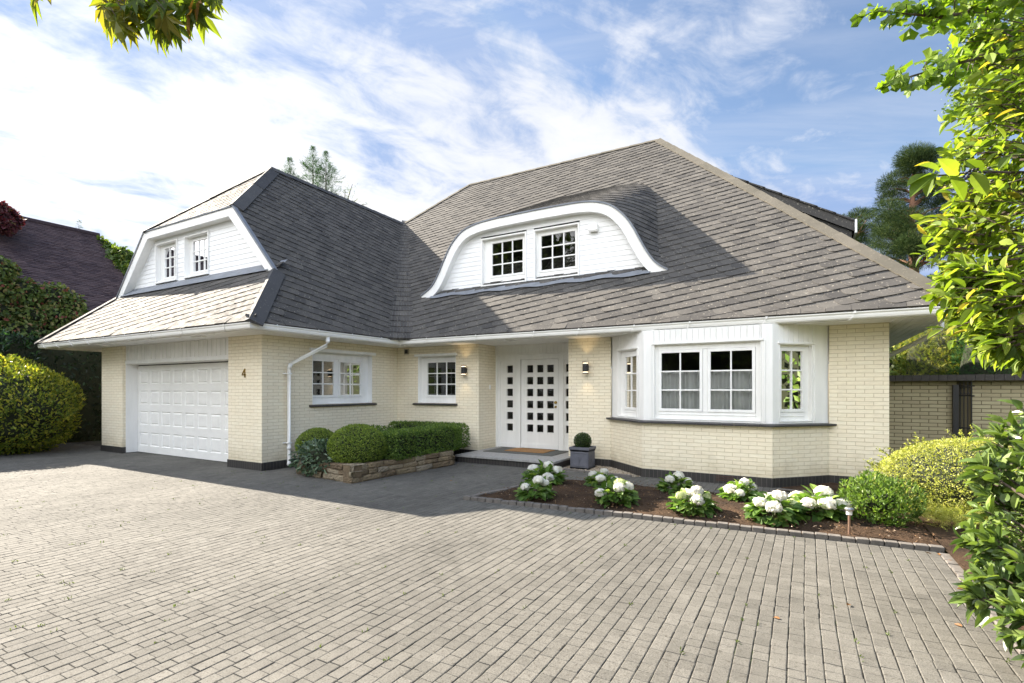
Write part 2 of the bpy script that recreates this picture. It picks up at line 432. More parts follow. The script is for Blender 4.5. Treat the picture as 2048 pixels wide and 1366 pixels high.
def shoots(t, c, rad, n, ln, mat, leaf, lw, up=.7, seed=1, bark='stem', per=26, zmin=.0, kind='kite'):
    rs = np.random.default_rng(seed); b = MB(); PP = []; DD = []; NN = []
    for i in range(n):
        d = unit(rs.normal(size=3)); d[2] = abs(d[2]); p = np.asarray(c) + d * rad * .93; g = unit(d + np.array((0, 0, up)) + rs.normal(size=3) * .35); L_ = ln * rs.uniform(.5, 1.3)
        pts = [p + g * L_ * k / 4 + np.array((0, 0, -.12 * L_ * (k / 4) ** 2)) for k in range(5)]; b.tube(pts, [.003, .003, .0025, .002, .001], 4)
        for k in range(per):
            s_ = rs.random(); q = p + g * L_ * s_ + np.array((0, 0, -.12 * L_ * s_ * s_)); PP.append(q); DD.append(unit(g * .5 + rs.normal(size=3) * .6)); NN.append(rs.normal(size=3) + (0, 0, .8))
    b.build('shoots', MAT[bark], t); leaves('shoot_leaves', np.array(PP), np.array(DD), np.array(NN), leaf, lw, mat, t, kind)
# ================================================================== SETTING: ground, driveway
YW, YM, XR, XL, HS, HP = 5.703, 9.194, -8.356, -14.382, 2.427, 0.14
XM1 = 1.10                                                # right end wall of the main range
def ground():
    m = M('ground_soil'); v = m.coord('Object')
    c = m.ramp(m.noise(v, 0.9, 6, 0.6), (0.3, (0.045, 0.05, 0.02)), (0.6, (0.06, 0.075, 0.025)), (0.8, (0.08, 0.06, 0.035)))
    m.set(Base_Color=c, Roughness=0.95); m.bump(m.noise(v, 12, 6, 0.7), 0.6, 0.05)
    b = MB(); b.quad((-1500, -1500, -.03), (1500, -1500, -.03), (1500, 1500, -.03), (-1500, 1500, -.03))
    tag(b.build('ground', m.m), kind='structure')
ground()
def driveway():
    # every paving brick is a chamfered block; rows run away from the street towards the house
    m = M('paving_brick'); v = m.coord('Object'); r = m.attr()
    c = m.ramp(r, (0.0, (0.108, 0.103, 0.090)), (0.5, (0.136, 0.129, 0.113)), (1.0, (0.160, 0.152, 0.134)))
    n1 = m.noise(v, 0.55, 5, 0.6); n2 = m.noise(v, 130, 3, 0.7); n3 = m.noise(v, 9, 5, 0.65)
    c = m.mix(0.6, c, m.ramp(n1, (0.3, 0.72), (0.68, 1.08)), 'MULTIPLY')
    c = m.mix(0.65, c, m.ramp(n2, (0.34, 0.40), (0.60, 1.2)), 'MULTIPLY')
    c = m.mix(0.35, c, m.ramp(n3, (0.3, 0.6), (0.6, 1.05)), 'MULTIPLY')
    n4 = m.noise(v, 42, 3, 0.6); n5 = m.noise(m.coord('Object', (1, .35, 1)), .9, 4, .6)
    c = m.mix(m.ramp(n4, (0.58, 0.0), (0.68, 0.7)), c, (0.055, 0.048, 0.038))
    c = m.mix(.5, c, m.ramp(n5, (0.36, 0.68), (0.56, 1.06)), 'MULTIPLY')
    m.set(Base_Color=c, Roughness=0.9, Specular_IOR_Level=0.25)
    m.bump(m.math('ADD', n2, m.math('MULTIPLY', n3, 1.5)), 0.45, 0.004)
    wx, ly, gx = 0.085, 0.0868, 0.0046; chx, chy = 0.0030, 0.0010
    xs = np.arange(-18.0, 1.02, wx); nrow = int(12.2 / ly)
    I, J = np.meshgrid(np.arange(len(xs)), np.arange(nrow), indexing='ij'); I = I.ravel(); J = J.ravel()
    x0 = xs[I] + 0.012 * np.sin(J * 0.13 + 1) * 0.6 + rng.normal(size=len(I)) * .0012
    y0 = -2.9 + J * ly + rng.random(len(xs))[I] * ly + rng.normal(size=len(I)) * .0015
    k = ~((x0 < -8.4) & (y0 > 6.1)) & ~((y0 > 9.3)) & ~((x0 > -9.5) & (x0 < XR) & (y0 > 5.75))
    x0, y0 = x0[k], y0[k]; n = len(x0)
    x1 = x0 + wx - gx; y1 = y0 + ly - np.where((J[k] + I[k]) % 2 == 0, .0016, .0006) - np.abs(rng.normal(size=n)) * .0007
    h = 0.0 - np.minimum(np.abs(rng.normal(size=n)), 2.2) * .0009 + .0007 * np.sin(x0 * 1.7) + .0007 * np.sin(y0 * 2.3 + x0)
    tx = rng.normal(size=n) * .010; ty = rng.normal(size=n) * .010
    V = np.zeros((n, 12, 3))
    def put(i, X, Y, Z):
        cx = (x0 + x1) / 2; cy = (y0 + y1) / 2
        V[:, i, 0] = X; V[:, i, 1] = Y; V[:, i, 2] = Z + (X - cx) * tx + (Y - cy) * ty
    cy = rng.random((n, 4)) * .003
    for i, (X, Y) in enumerate(((x0, y0), (x1, y0), (x1, y1), (x0, y1))):
        sx = 1 if i in (0, 3) else -1; sy = 1 if i < 2 else -1
        put(i, X + sx * (chx + cy[:, i]), Y + sy * (chy + cy[:, (i + 1) % 4] * .4), h)
        put(4 + i, X, Y, h - .0022); put(8 + i, X, Y, h - .02)
    F = np.array([(0, 1, 2, 3)] + [(4 + i, 4 + (i + 1) % 4, (i + 1) % 4, i) for i in range(4)] + [(8 + i, 8 + (i + 1) % 4, 4 + (i + 1) % 4, 4 + i) for i in range(4)])
    Fs = (F[None] + (np.arange(n) * 12)[:, None, None]).reshape(-1, 4)
    me = bpy.data.meshes.new('driveway'); me.from_pydata(V.reshape(-1, 3), [], Fs); me.update()
    at = me.attributes.new('rnd', 'FLOAT', 'POINT'); at.data.foreach_set('value', np.repeat(np.clip(.5 + rng.normal(size=(n + 1) // 2 + 1)[(np.arange(n) // 2)] * .17 + rng.normal(size=n) * .10, 0, 1), 12).astype(np.float32))
    o = link('driveway', me, m.m); tag(o, kind='structure')
    # jointing sand with moss
    s = M('joint_sand'); v = s.coord('Object')
    c = s.ramp(s.noise(v, 2.2, 5, 0.7), (0.35, (0.028, 0.024, 0.018)), (0.55, (0.040, 0.034, 0.024)), (0.68, (0.05, 0.075, 0.02)))
    s.set(Base_Color=c, Roughness=1.0)
    b = MB(); b.quad((-19.2, -6, -.0068), (1.06, -6, -.0068), (1.06, 9.4, -.0068), (-19.2, 9.4, -.0068))
    b.build('joint_sand', s.m, o)
    # low weeds growing in the joints
    nw = 520
    P = np.stack([xs[rng.integers(0, len(xs), nw)] - .004 + rng.normal(size=nw) * .002, rng.random(nw) * 7.6 + .8, np.full(nw, -.002)], 1)
    P = np.repeat(P, 5, 0) + np.concatenate([rng.normal(size=(nw * 5, 1)) * .004, rng.normal(size=(nw * 5, 1)) * .018, np.zeros((nw * 5, 1))], 1)
    keep = (P[:, 0] > -9) & (P[:, 0] < 1); P = P[keep]; n = len(P)
    w = leaves('weeds', P, jit(n, .6) + (0, 0, .8), jit(n, 1) + (0, 0, .5), .014 + .014 * rng.random(n), .008, leaf_mat('weed_leaf', ((0, (.05, .08, .015)), (1, (.12, .16, .04))), .3))
    tag(w, kind='stuff')
driveway()

# ================================================================== HOUSE
house = empty('house', (-5, 9, 0), 'cream painted brick house with grey slate roof, white garage door and bay window', 'house')
# ---- walls
def strip(b, pts, z0, z1, holes=()):
    """upright faces along a polyline seen from its right-hand side; holes = (segment, u0, u1, z0, z1) with u from the segment start"""
    U = 0.0
    for i in range(len(pts) - 1):
        p, q = np.array(pts[i]), np.array(pts[i + 1]); ln = np.linalg.norm(q - p); d = (q - p) / ln
        hs = [h[1:] for h in holes if h[0] == i]
        us = sorted({0, ln, *[h[0] for h in hs], *[h[1] for h in hs]}); zs = sorted({z0, z1, *[h[2] for h in hs], *[h[3] for h in hs]})
        for a, c in zip(us[:-1], us[1:]):
            for e, g in zip(zs[:-1], zs[1:]):
                if any(h[0] - 1e-6 <= a and c <= h[1] + 1e-6 and h[2] - 1e-6 <= e and g <= h[3] + 1e-6 for h in hs): continue
                A, C = p + d * a, p + d * c
                b.quad((*A, e), (*C, e), (*C, g), (*A, g), [(U + a, e), (U + c, e), (U + c, g), (U + a, g)])
        U += ln
W1 = (6.78, 8.38, 1.15, 2.20)          # window in the garage wing's inner side (y0,y1,z0,z1)
W2 = (-7.72, -6.65, 1.14, 2.20)        # window beside the door (x0,x1,z0,z1)
BAY = [(-3.10, 9.194), (-2.31, 8.44), (-0.385, 8.44), (0.354, 9.194)]
DX0, DX1, DY = -6.05, -3.96, 9.92
def wall(name, pts, z0, z1, holes=(), mat='brick', parent=None):
    b = MB(); strip(b, pts, z0, z1, holes); return b.build(name, MAT[mat], parent or house)
e = .014
wall('garage_wall', [(XL, 23), (XL, YW), (-13.39, YW), (-13.39, YW + .07)], HP, HS)
wall('garage_wall', [(-9.36, YW + .35), (-9.36, YW), (XR, YW), (XR, YM)], HP, HS, [(2, W1[0] - YW, W1[1] - YW, W1[2], W1[3])])
wall('front_wall', [(XR, YM), (DX0, YM), (DX0, DY)], HP, HS, [(0, W2[0] - XR, W2[1] - XR, W2[2], W2[3])])
wall('front_wall', [(DX1, DY), (DX1, YM), BAY[0]], HP, HS)
wall('front_wall', [BAY[3], (XM1, YM), (XM1, 23), (XL, 23)], HP, HS)
wall('bay_wall', BAY, HP, .905)
def plinth(pts, ledge):
    o = wall('plinth', pts, 0, HP, mat='plinth'); b = MB()
    for p, q in zip(ledge[:-1], ledge[1:]): b.quad((*p, HP), (*q, HP), (q[0], q[1] + .05, HP), (p[0], p[1] + .05, HP))
    b.build('ledge', MAT['plinth'], o)
plinth([(XL - e, 20), (XL - e, YW - e), (-13.39 + e, YW - e), (-13.39 + e, YW + .07)], [(XL - e, YW - e), (-13.39 + e, YW - e)])
plinth([(-9.36 - e, YW + .35), (-9.36 - e, YW - e), (XR + e, YW - e), (XR + e, YM - e), (DX0 + e, YM - e), (DX0 + e, DY)], [(-9.36 - e, YW - e), (XR + e, YW - e)])
pl = [(DX1 - e, YM - e), (BAY[0][0] - e, YM - e), (BAY[1][0] - .006, BAY[1][1] - e), (BAY[2][0] + .006, BAY[2][1] - e), (BAY[3][0] + e, YM - e), (XM1 + e, YM - e)]
plinth([(DX1 - e, DY)] + pl + [(XM1 + e, 20)], pl)
# ---- windows
def sash(b, fr, u0, u1, z0, z1, w, cols, rows, st=.045, bar=.022, dep=.045):
    """one glazed sash: stiles, rails and glazing bars round cols x rows panes; (u0..z1) is the clear glass"""
    b.box(u0 - st, u0, w - dep, w, z0 - st, z1 + st, fr=fr); b.box(u1, u1 + st, w - dep, w, z0 - st, z1 + st, fr=fr)
    b.box(u0 - .001, u1 + .001, w - dep, w - .001, z1, z1 + st, fr=fr); b.box(u0 - .001, u1 + .001, w - dep, w - .001, z0 - st, z0, fr=fr)
    for i in range(1, cols):
        u = u0 + (u1 - u0) * i / cols; b.box(u - bar / 2, u + bar / 2, w - dep + .008, w - .006, z0 - .002, z1 + .002, fr=fr)
    for i in range(1, rows):
        z = z0 + (z1 - z0) * i / rows; b.box(u0 - .002, u1 + .002, w - dep + .008, w - .008, z - bar / 2, z + bar / 2, fr=fr)
def room(b, fr, u0, u1, z0, z1, w, dep=1.3):
    q = [fr.P(u, ww, z) for ww in (w, w - dep) for (u, z) in ((u0, z0), (u1, z0), (u1, z1), (u0, z1))]
    b.add(q, [(4, 5, 6, 7), (0, 1, 5, 4), (1, 2, 6, 5), (2, 3, 7, 6), (3, 0, 4, 7)])
def curtain(name, fr, u0, u1, z0, z1, w, parent, seed=0):
    b = MB(); n = int((u1 - u0) / .006); rs = np.random.default_rng(seed)
    ph = np.cumsum(rs.uniform(.15, .45, n + 1)); us = np.linspace(u0, u1, n + 1); amp = rs.uniform(.6, 1.0)
    ws = w - .02 + .034 * np.sin(ph) * amp + .014 * np.sin(ph * .37)
    for i in range(n):
        b.quad(fr.P(us[i], ws[i], z0), fr.P(us[i + 1], ws[i + 1], z0), fr.P(us[i + 1], ws[i + 1], z1), fr.P(us[i], ws[i], z1))
    return b.build(name, MAT['curtain'], parent)
def window(fr, opening, casements, w=-.10, reveal=True, head=None, curt=None, name='window', bottom=None, jamb=.0):
    u0, u1, z0, z1 = opening
    b = MB()
    if reveal:
        t = .012
        b.box(u0, u0 + t, w - .06, .004, z0, z1, fr=fr); b.box(u1 - t, u1, w - .06, .004, z0, z1, fr=fr)
        b.box(u0 + t, u1 - t, w - .06, .003, z1 - t, z1, fr=fr); b.box(u0 + t, u1 - t, w - .06, .004, z0, z0 + t, fr=fr)
    # fixed frame: boards filling from the opening to the casements
    ca = min(c[0] for c in casements); cb = max(c[1] for c in casements); cz0 = min(c[2] for c in casements); cz1 = max(c[3] for c in casements)
    s = .045; lo, hi = u0 + .012, u1 - .012
    b.box(lo, ca - s - .003, w - .05, w - .012, z0 + .012, z1 - .012, fr=fr); b.box(cb + s + .003, hi, w - .05, w - .012, z0 + .012, z1 - .012, fr=fr)
    b.box(ca - s - .003, cb + s + .003, w - .05, w - .010, z0 + .012, cz0 - s - .003, fr=fr); b.box(ca - s - .003, cb + s + .003, w - .05, w - .010, cz1 + s + .003, z1 - .012, fr=fr)
    cs = sorted(casements)
    for p, q in zip(cs[:-1], cs[1:]): b.box(p[1] + s + .003, q[0] - s - .003, w - .05, w - .012, cz0 - s, cz1 + s, fr=fr)
    for c in casements: sash(b, fr, c[0], c[1], c[2], c[3], w, c[4], c[5])
    if head: b.box(*head, fr=fr)
    if bottom:
        for zz in bottom: b.box(ca - s, cb + s, w - .012, w - .002, zz, zz + .012, fr=fr)
    o = b.build(name, MAT['white'], house, bevel=.003)
    g = MB()
    for c in casements: g.box(c[0] - .004, c[1] + .004, w - .028, w - .022, c[2] - .004, c[3] + .004, fr=fr)
    g.build('pane', MAT['glass'], o)
    r_ = MB(); room(r_, fr, ca - .05, cb + .05, cz0 - .05, cz1 + .05, w - .051); r_.build('room', MAT['dark'], o)
    if curt:
        for k, c in enumerate(casements): curtain('curtain', fr, c[0] - .03, c[1] + .03, cz0 - .04, curt, w - .10, o, k + 3)
    return o
def sill(fr, u0, u1, z, w0, w1, parent):
    b = MB(); n = max(2, int((u1 - u0) / .22))
    for i in range(n):
        a = u0 + (u1 - u0) * i / n; c = u0 + (u1 - u0) * (i + 1) / n - .004
        b.add([fr.P(a, w0, z), fr.P(c, w0, z), fr.P(c, w1, z - .018), fr.P(a, w1, z - .018), fr.P(a, w0, z - .05), fr.P(c, w0, z - .05), fr.P(c, w1, z - .045), fr.P(a, w1, z - .045)],
              [(0, 3, 2, 1), (4, 5, 6, 7), (3, 7, 6, 2), (0, 4, 7, 3), (1, 2, 6, 5)])
    return b.build('sill', MAT['sill'], parent, bevel=.004)
frS = Fr((XR, 0, 0), (0, 1, 0), (1, 0, 0))          # inner side of the wing: u = y
frM = Fr((0, YM, 0), (1, 0, 0), (0, -1, 0))         # front of the main range: u = x
w1 = window(frS, W1, [(6.86, 7.40, 1.33, 2.02, 2, 3), (7.57, 8.14, 1.33, 2.02, 2, 3)], head=(6.70, 8.45, .0, .05, 2.202, 2.262), bottom=(1.27, 1.215))
sill(frS, 6.70, 8.48, 1.15, -.02, .06, w1)
w2 = window(frM, W2, [(-7.53, -6.72, 1.32, 2.06, 3, 3)], head=(-7.80, -6.60, .0, .05, 2.202, 2.255), bottom=(1.26, 1.21))
sill(frM, -7.84, -6.60, 1.14, -.02, .06, w2)
# ---- bay: white timber above the brick, three lights
BT = [(-3.098, 9.225), (-2.31, 8.515), (-0.385, 8.515), (0.352, 9.225)]
def seg(p, q):
    p, q = np.array(p), np.array(q); d = (q - p); ln = np.linalg.norm(d); d /= ln
    return Fr((p[0], p[1], 0), (d[0], d[1], 0), (d[1], -d[0], 0)), ln
def bay():
    root = None
    for i in range(3):
        fr, ln = seg(BT[i], BT[i + 1])
        b = MB()
        if i == 1: o_ = (.17, ln - .15, .96, 2.185); cas = [(.285, .885, 1.135, 2.045, 2, 3), (1.05, 1.645, 1.135, 2.045, 2, 3)]
        elif i == 2: o_ = (.12, .72, .96, 2.13); cas = [(.205, .585, 1.15, 2.03, 2, 3)]
        else: o_ = (.22, .86, .96, 2.15); cas = [(.39, .76, 1.13, 2.025, 2, 3)]
        # posts, head boards (tongued and grooved), bottom rail
        b.box(0.0, o_[0], -.12, 0, .925, HS, fr=fr); b.box(o_[1], ln, -.12, 0, .925, HS, fr=fr)
        b.box(o_[0], o_[1], -.10, -.006, .925, o_[2], fr=fr)
        u = o_[0]; k = 0
        while u < o_[1] - .01:
            v = min(u + .088, o_[1]); b.box(u + .0025, v - .0025, -.10, -.008 - .002 * (k % 2), o_[3] + .03, HS, fr=fr); u = v; k += 1
        b.box(o_[0], o_[1], -.11, -.02, o_[3], HS, fr=fr)
        b.box(o_[0] - .03, o_[1] + .03, .0, .022, o_[3], o_[3] + .032, fr=fr)
        for uu in ((o_[0] - .055, o_[1] + .03) if i == 1 else (o_[1] + .03, )): b.box(uu, uu + .025, .0, .012, .96, o_[3], fr=fr)
        b.build('bay_timber', MAT['white'], house, bevel=.003)
        wo = window(fr, o_, cas, w=-.035 if i == 1 else -.05, curt=1.75, name='bay_window', bottom=(1.04,))
    # continuous dark sill of the bay
    b = MB(); off = .055
    pts = [(-3.20, 9.194), (-2.34, 8.375), (-0.355, 8.375), (0.455, 9.194)]; inn = [(-3.0, 9.25), (-2.28, 8.60), (-.41, 8.60), (.25, 9.25)]
    for i in range(3):
        n = (4, 11, 4)[i]
        for k in range(n):
            A = [np.array(pts[i]) + (np.array(pts[i + 1]) - pts[i]) * t for t in (k / n, (k + 1) / n - (.003 if k < n - 1 else 0))]
            I = [np.array(inn[i]) + (np.array(inn[i + 1]) - inn[i]) * t for t in (k / n, (k + 1) / n - (.003 if k < n - 1 else 0))]
            zt, zo, zb = .945, .922, .895
            b.add([(*I[0], zt), (*I[1], zt), (*A[1], zo), (*A[0], zo), (*A[1], zb), (*A[0], zb), (*I[1], zb), (*I[0], zb)],
                  [(3, 2, 1, 0), (3, 5, 4, 2), (5, 7, 6, 4), (0, 7, 5, 3), (1, 2, 4, 6)], None)
    b.build('bay_sill', MAT['sill'], house)
bay()
# ---- entrance
def entrance():
    fr = Fr((0, DY, 0), (1, 0, 0), (0, -1, 0))
    b = MB(); z0 = .15
    # frame: jambs, mullions, head
    for u0, u1 in ((DX0, -5.955), (-5.545, -5.425), (-4.505, -4.385), (-4.055, DX1)): b.box(u0, u1, -.10, .0, z0, 2.17, fr=fr)
    b.box(DX0, DX1, -.10, .004, 2.17, 2.215, fr=fr); b.box(-5.425, -4.505, -.10, -.004, 2.105, 2.17, fr=fr)
    b.box(-5.955, -5.545, -.10, -.006, 2.08, 2.17, fr=fr); b.box(-4.385, -4.055, -.10, -.006, 2.08, 2.17, fr=fr)
    u = DX0; k = 0
    while u < DX1 - .01:
        v = min(u + .086, DX1); b.box(u + .002, v - .002, -.1, .05 - .002 * (k % 2), 2.235, HS, fr=fr); u = v; k += 1
    b.box(DX0, DX1, -.1, .042, 2.225, HS, fr=fr); b.box(DX0, DX1, -.1, .06, 2.215, 2.235, fr=fr)
    b.box(DX0 - .0, DX0 + .05, .0, .03, z0, 2.215, fr=fr)
    b.build('door_frame', MAT['white'], house, bevel=.003)
    def panel(name, u0, u1, z0, z1, us, zs, w, rail=None):
        b = MB(); uu = sorted({u0, u1, *[q for p in us for q in p]}); zz = sorted({z0, z1, *[q for p in zs for q in p]})
        for a, c in zip(uu[:-1], uu[1:]):
            for e, g in zip(zz[:-1], zz[1:]):
                if any(abs(a - p[0]) < 1e-6 for p in us) and any(abs(e - p[0]) < 1e-6 for p in zs):
                    for (s, t, x, y) in ((a, a, e, g), (c, c, e, g)):      # sides of the hole
                        b.quad(fr.P(s, w, x), fr.P(s, w - .04, x), fr.P(s, w - .04, y), fr.P(s, w, y))
                    for x in (e, g): b.quad(fr.P(a, w, x), fr.P(c, w, x), fr.P(c, w - .04, x), fr.P(a, w - .04, x))
                    m_ = .012                                             # bead round the pane
                    b.box(a - m_, c + m_, w - .001, w + .006, g, g + m_, fr=fr); b.box(a - m_, c + m_, w - .001, w + .006, e - m_, e, fr=fr)
                    b.box(a - m_, a, w - .001, w + .006, e, g, fr=fr); b.box(c, c + m_, w - .001, w + .006, e, g, fr=fr)
                    continue
                b.quad(fr.P(a, w, e), fr.P(c, w, e), fr.P(c, w, g), fr.P(a, w, g))
        b.box(u0, u1, w, w + .018, z0, z0 + .09, fr=fr)
        o = b.build(name, MAT['white'], house)
        g_ = MB()
        for a, c in us:
            for e, g in zs:   # hand-blown bottle glass: slightly domed pane
                n = 6; grid = []
                for j in range(n + 1):
                    for i in range(n + 1):
                        x, y = i / n * 2 - 1, j / n * 2 - 1; hgt = .02 * max(0, 1 - (x * x + y * y)) * (1 if name == 'front_door' else .15)
                        grid.append(fr.P(a + (c - a) * i / n, w - .034 + hgt, e + (g - e) * j / n))
                g_.add(grid, [(j * (n + 1) + i, j * (n + 1) + i + 1, (j + 1) * (n + 1) + i + 1, (j + 1) * (n + 1) + i) for j in range(n) for i in range(n)])
        g_.build('pane', MAT['glass'], o, smooth=True)
        r_ = MB(); room(r_, fr, u0 + .01, u1 - .01, z0, z1, w - .06, .8); r_.build('hall', MAT['dark'], o)
        return o
    rows = [(1.817 - .2596 * i, 1.978 - .2596 * i) for i in range(6)]
    d = panel('front_door', -5.415, -4.515, .165, 2.10, [(-5.268, -5.115), (-5.024, -4.868), (-4.780, -4.622)], rows, -.02)
    panel('sidelight', -5.955, -5.545, .155, 2.08, [(-5.786, -5.630)], [(a + .004, c + .004) for a, c in rows], -.03)
    panel('sidelight', -4.385, -4.055, .155, 2.08, [(-4.345, -4.19)], [(a + .004, c + .004) for a, c in rows], -.03)
    b = MB()
    def knob(z, r):
        for s_, t in ((r, .008), (r * .55, .02), (r * .95, .034), (r * .6, .046)): pass
        prof = [(.001, 0), (r, .0), (r, .008), (r * .5, .012), (r * .45, .026), (r * .85, .034), (r * .85, .046), (.001, .052)]
        bb = len(b.v); n = 14
        for (rad, h) in prof:
            for k in range(n): b.v.append(fr.P(-4.572 + rad * cos(2 * pi * k / n), -.02 + h, z + rad * sin(2 * pi * k / n))); b.r.append(0)
        for i in range(len(prof) - 1):
            for k in range(n): b.f.append((bb + i * n + k, bb + i * n + (k + 1) % n, bb + (i + 1) * n + (k + 1) % n, bb + (i + 1) * n + k)); b.uv.append(None)
    knob(1.17, .03); b.build('handle', MAT['brass'], d, smooth=True)
    b = MB(); knob(1.075, .022); b.build('lock', MAT['brass'], d, smooth=True)
    bell = MB(); bell.box(DX0 + .0, DX0 + .02, 9.62, 9.66, 1.45, 1.55); bell.build('doorbell', MAT['upvc'], house, bevel=.004)
entrance()
# ---- garage
def garage():
    x0, x1, y = -13.39, -9.36, 6.0; fr = Fr((0, y, 0), (1, 0, 0), (0, -1, 0))
    b = MB()
    b.box(x0, x0 + .02, .0, .235, 0.01, 2.02, fr=fr); b.box(x1 - .02, x1, .0, .05, 0.01, 2.02, fr=fr)      # lining
    b.box(x0, x1, .12, .245, 2.02, 2.10, fr=fr); b.box(x0, x1, .0, .12, 2.005, 2.06, fr=fr)
    u = x0; k = 0
    while u < x1 - .01:
        v = min(u + .075, x1); b.box(u + .004, v - .004, .0, .232 - .006 * (k % 2), 2.10, HS, fr=fr); u = v; k += 1
    b.box(x0, x1, .0, .218, 2.08, HS, fr=fr)
    b.build('garage_frame', MAT['white'], house, bevel=.003)
    b = MB(); us = [(x0 + .11 + .47 * k, x0 + .11 + .47 * k + .36) for k in range(8)]; us = [q for q in us if q[1] < x1 - .03]
    zs = [(.165, .475), (.64, .955), (1.105, 1.42), (1.57, 1.87)]
    uu = sorted({x0 + .02, x1 - .02, *[q for p in us for q in p]}); zz = sorted({.012, 1.985, *[q for p in zs for q in p]})
    for a, c in zip(uu[:-1], uu[1:]):
        for e, g in zip(zz[:-1], zz[1:]):
            if any(abs(a - p[0]) < 1e-6 for p in us) and any(abs(e - p[0]) < 1e-6 for p in zs):
                L1 = [(a, e), (c, e), (c, g), (a, g)]; t = .022; L2 = [(a + t, e + t), (c - t, e + t), (c - t, g - t), (a + t, g - t)]; t = .05; L3 = [(a + t, e + t), (c - t, e + t), (c - t, g - t), (a + t, g - t)]
                P = [fr.P(q[0], .0, q[1]) for q in L1] + [fr.P(q[0], -.02, q[1]) for q in L2] + [fr.P(q[0], -.005, q[1]) for q in L3]
                b.add(P, [(i, (i + 1) % 4, 4 + (i + 1) % 4, 4 + i) for i in range(4)] + [(4 + i, 4 + (i + 1) % 4, 8 + (i + 1) % 4, 8 + i) for i in range(4)] + [(8, 9, 10, 11)])
            else: b.quad(fr.P(a, 0, e), fr.P(c, 0, e), fr.P(c, 0, g), fr.P(a, 0, g))
    b.build('garage_door', MAT['upvc'], house)
    b = MB(); b.quad((x0, y + .03, 0), (x1, y + .03, 0), (x1, y + .03, 2.1), (x0, y + .03, 2.1)); b.build('garage_backing', MAT['dark'], house)
garage()
# ================================================================== ROOF
OV = .68; ZG = 2.53
XE, YEW, YEM = XR + OV, YW - OV, YM - OV                 # eave lines
XLE, XRE = -15.977, 1.83
pS, pF = R(47.677), R(43.184); tS, tF = tan(pS), tan(pF)
XMID = (XE + XLE) / 2; ZW = ZG + (XE - XMID) * tS
Pk = (XMID, 8.341, ZW); Jn = (XMID, YEM + (ZW - ZG) / tF, ZW)
ZR = 8.736; YR = YEM + (ZR - ZG) / tF
Q_ = (XLE + (ZR - ZG) / tS, YR, ZR); R_ = (-3.629, YR, ZR)
YD, Z1, Z2 = 6.23, 3.714, 5.165
YB = 2 * YR - YEM                                         # rear eave
def clip(poly, piece):
    out = poly
    m = len(piece)
    for i in range(m):
        a, c = piece[i], piece[(i + 1) % m]; nx, ny = -(c[1] - a[1]), c[0] - a[0]
        src = out; out = []
        if not src: return []
        d = [(p[0] - a[0]) * nx + (p[1] - a[1]) * ny for p in src]
        for k in range(len(src)):
            p, q = src[k], src[(k + 1) % len(src)]; dp, dq = d[k], d[(k + 1) % len(src)]
            if dp >= 0: out.append(p)
            if (dp >= 0) != (dq >= 0):
                t = dp / (dp - dq); out.append((p[0] + (q[0] - p[0]) * t, p[1] + (q[1] - p[1]) * t))
    return out
def slates(b, o, es, et, pieces, rise=4.0, ex=.2, wd=.30, th=.019, seed=1, round_=.42, starter=True):
    rs = np.random.default_rng(seed); o, es, et = (np.array(x, float) for x in (o, es, et)); n = np.cross(es, et)
    a = R(rise); ca, sa = cos(a), sin(a)
    for piece in pieces:
        area = sum(piece[i][0] * piece[(i + 1) % len(piece)][1] - piece[(i + 1) % len(piece)][0] * piece[i][1] for i in range(len(piece)))
        if area < 0: piece = piece[::-1]
        rot = [(x * ca + y * sa, -x * sa + y * ca) for x, y in piece]
        smin, smax = min(p[0] for p in rot), max(p[0] for p in rot); tmin, tmax = min(p[1] for p in rot), max(p[1] for p in rot)
        r0, r1 = math.floor(tmin / ex) - 1, math.ceil(tmax / ex) + 1
        for r in range(r0, r1):
            rr = np.random.default_rng(seed * 1000 + r + 500)
            offs = (r % 2) * wd * .5 + rr.uniform(-.03, .03)
            k0, k1 = math.floor((smin - offs) / wd) - 1, math.ceil((smax - offs) / wd) + 1
            for k in range(k0, k1):
                rk = np.random.default_rng((seed * 7919 + (r + 500) * 1009 + (k + 500)) % (2 ** 31))
                j = rk.normal(size=4) * .0028; s0 = offs + k * wd + j[0]; s1 = s0 + wd - .005 + j[1] * .3; t0 = r * ex + j[2]; t1 = (r + 1) * ex + .035
                # rounded lower corner laps over the neighbour, whose straight lower edge runs on beneath it
                c = wd * round_; lap = wd * .5; mir = rise < 0
                poly = [(0, t1), (0, t0 + ex * .62), (c * .10, t0 + ex * .36), (c * .34, t0 + ex * .15), (c * .68, t0 + ex * .04), (c, t0 + .001), (wd + lap, t0), (wd + lap, t1)]
                poly = [((s0 + wd - x) if mir else (s0 + x), y) for x, y in poly]
                if mir: poly = poly[::-1]
                poly = [(x * ca - y * sa, x * sa + y * ca) for x, y in poly]
                pc = clip(poly, piece)
                if len(pc) < 3: continue
                val = float(np.clip(.5 + rk.normal() * .19, 0, 1)); tt = th * (1 + .15 * rk.normal())
                top = []; bot = []
                for x, y in pc:
                    tl = -x * sa + y * ca; sl = x * ca + y * sa; q_ = ((s0 + wd - sl) if mir else (sl - s0)) / (wd + lap)
                    h = max(0, 1 - (tl - t0) / (t1 - t0)) * tt + .002 + .010 * (1 - q_) * th / .019
                    P = o + es * x + et * y
                    top.append(P + n * h); bot.append(P + n * (h - .010 if h > .016 else -.004))
                m = len(pc); fs = [tuple(range(m))[::-1] if False else tuple(range(m))]
                for i in range(m): fs.append((i, m + i, m + (i + 1) % m, (i + 1) % m))
                b.add(top + bot, fs, None, val)
    if starter: pass
def plane_deck(b, pts): b.add([(p[0], p[1], p[2] - .0) for p in pts], [tuple(range(len(pts)))])
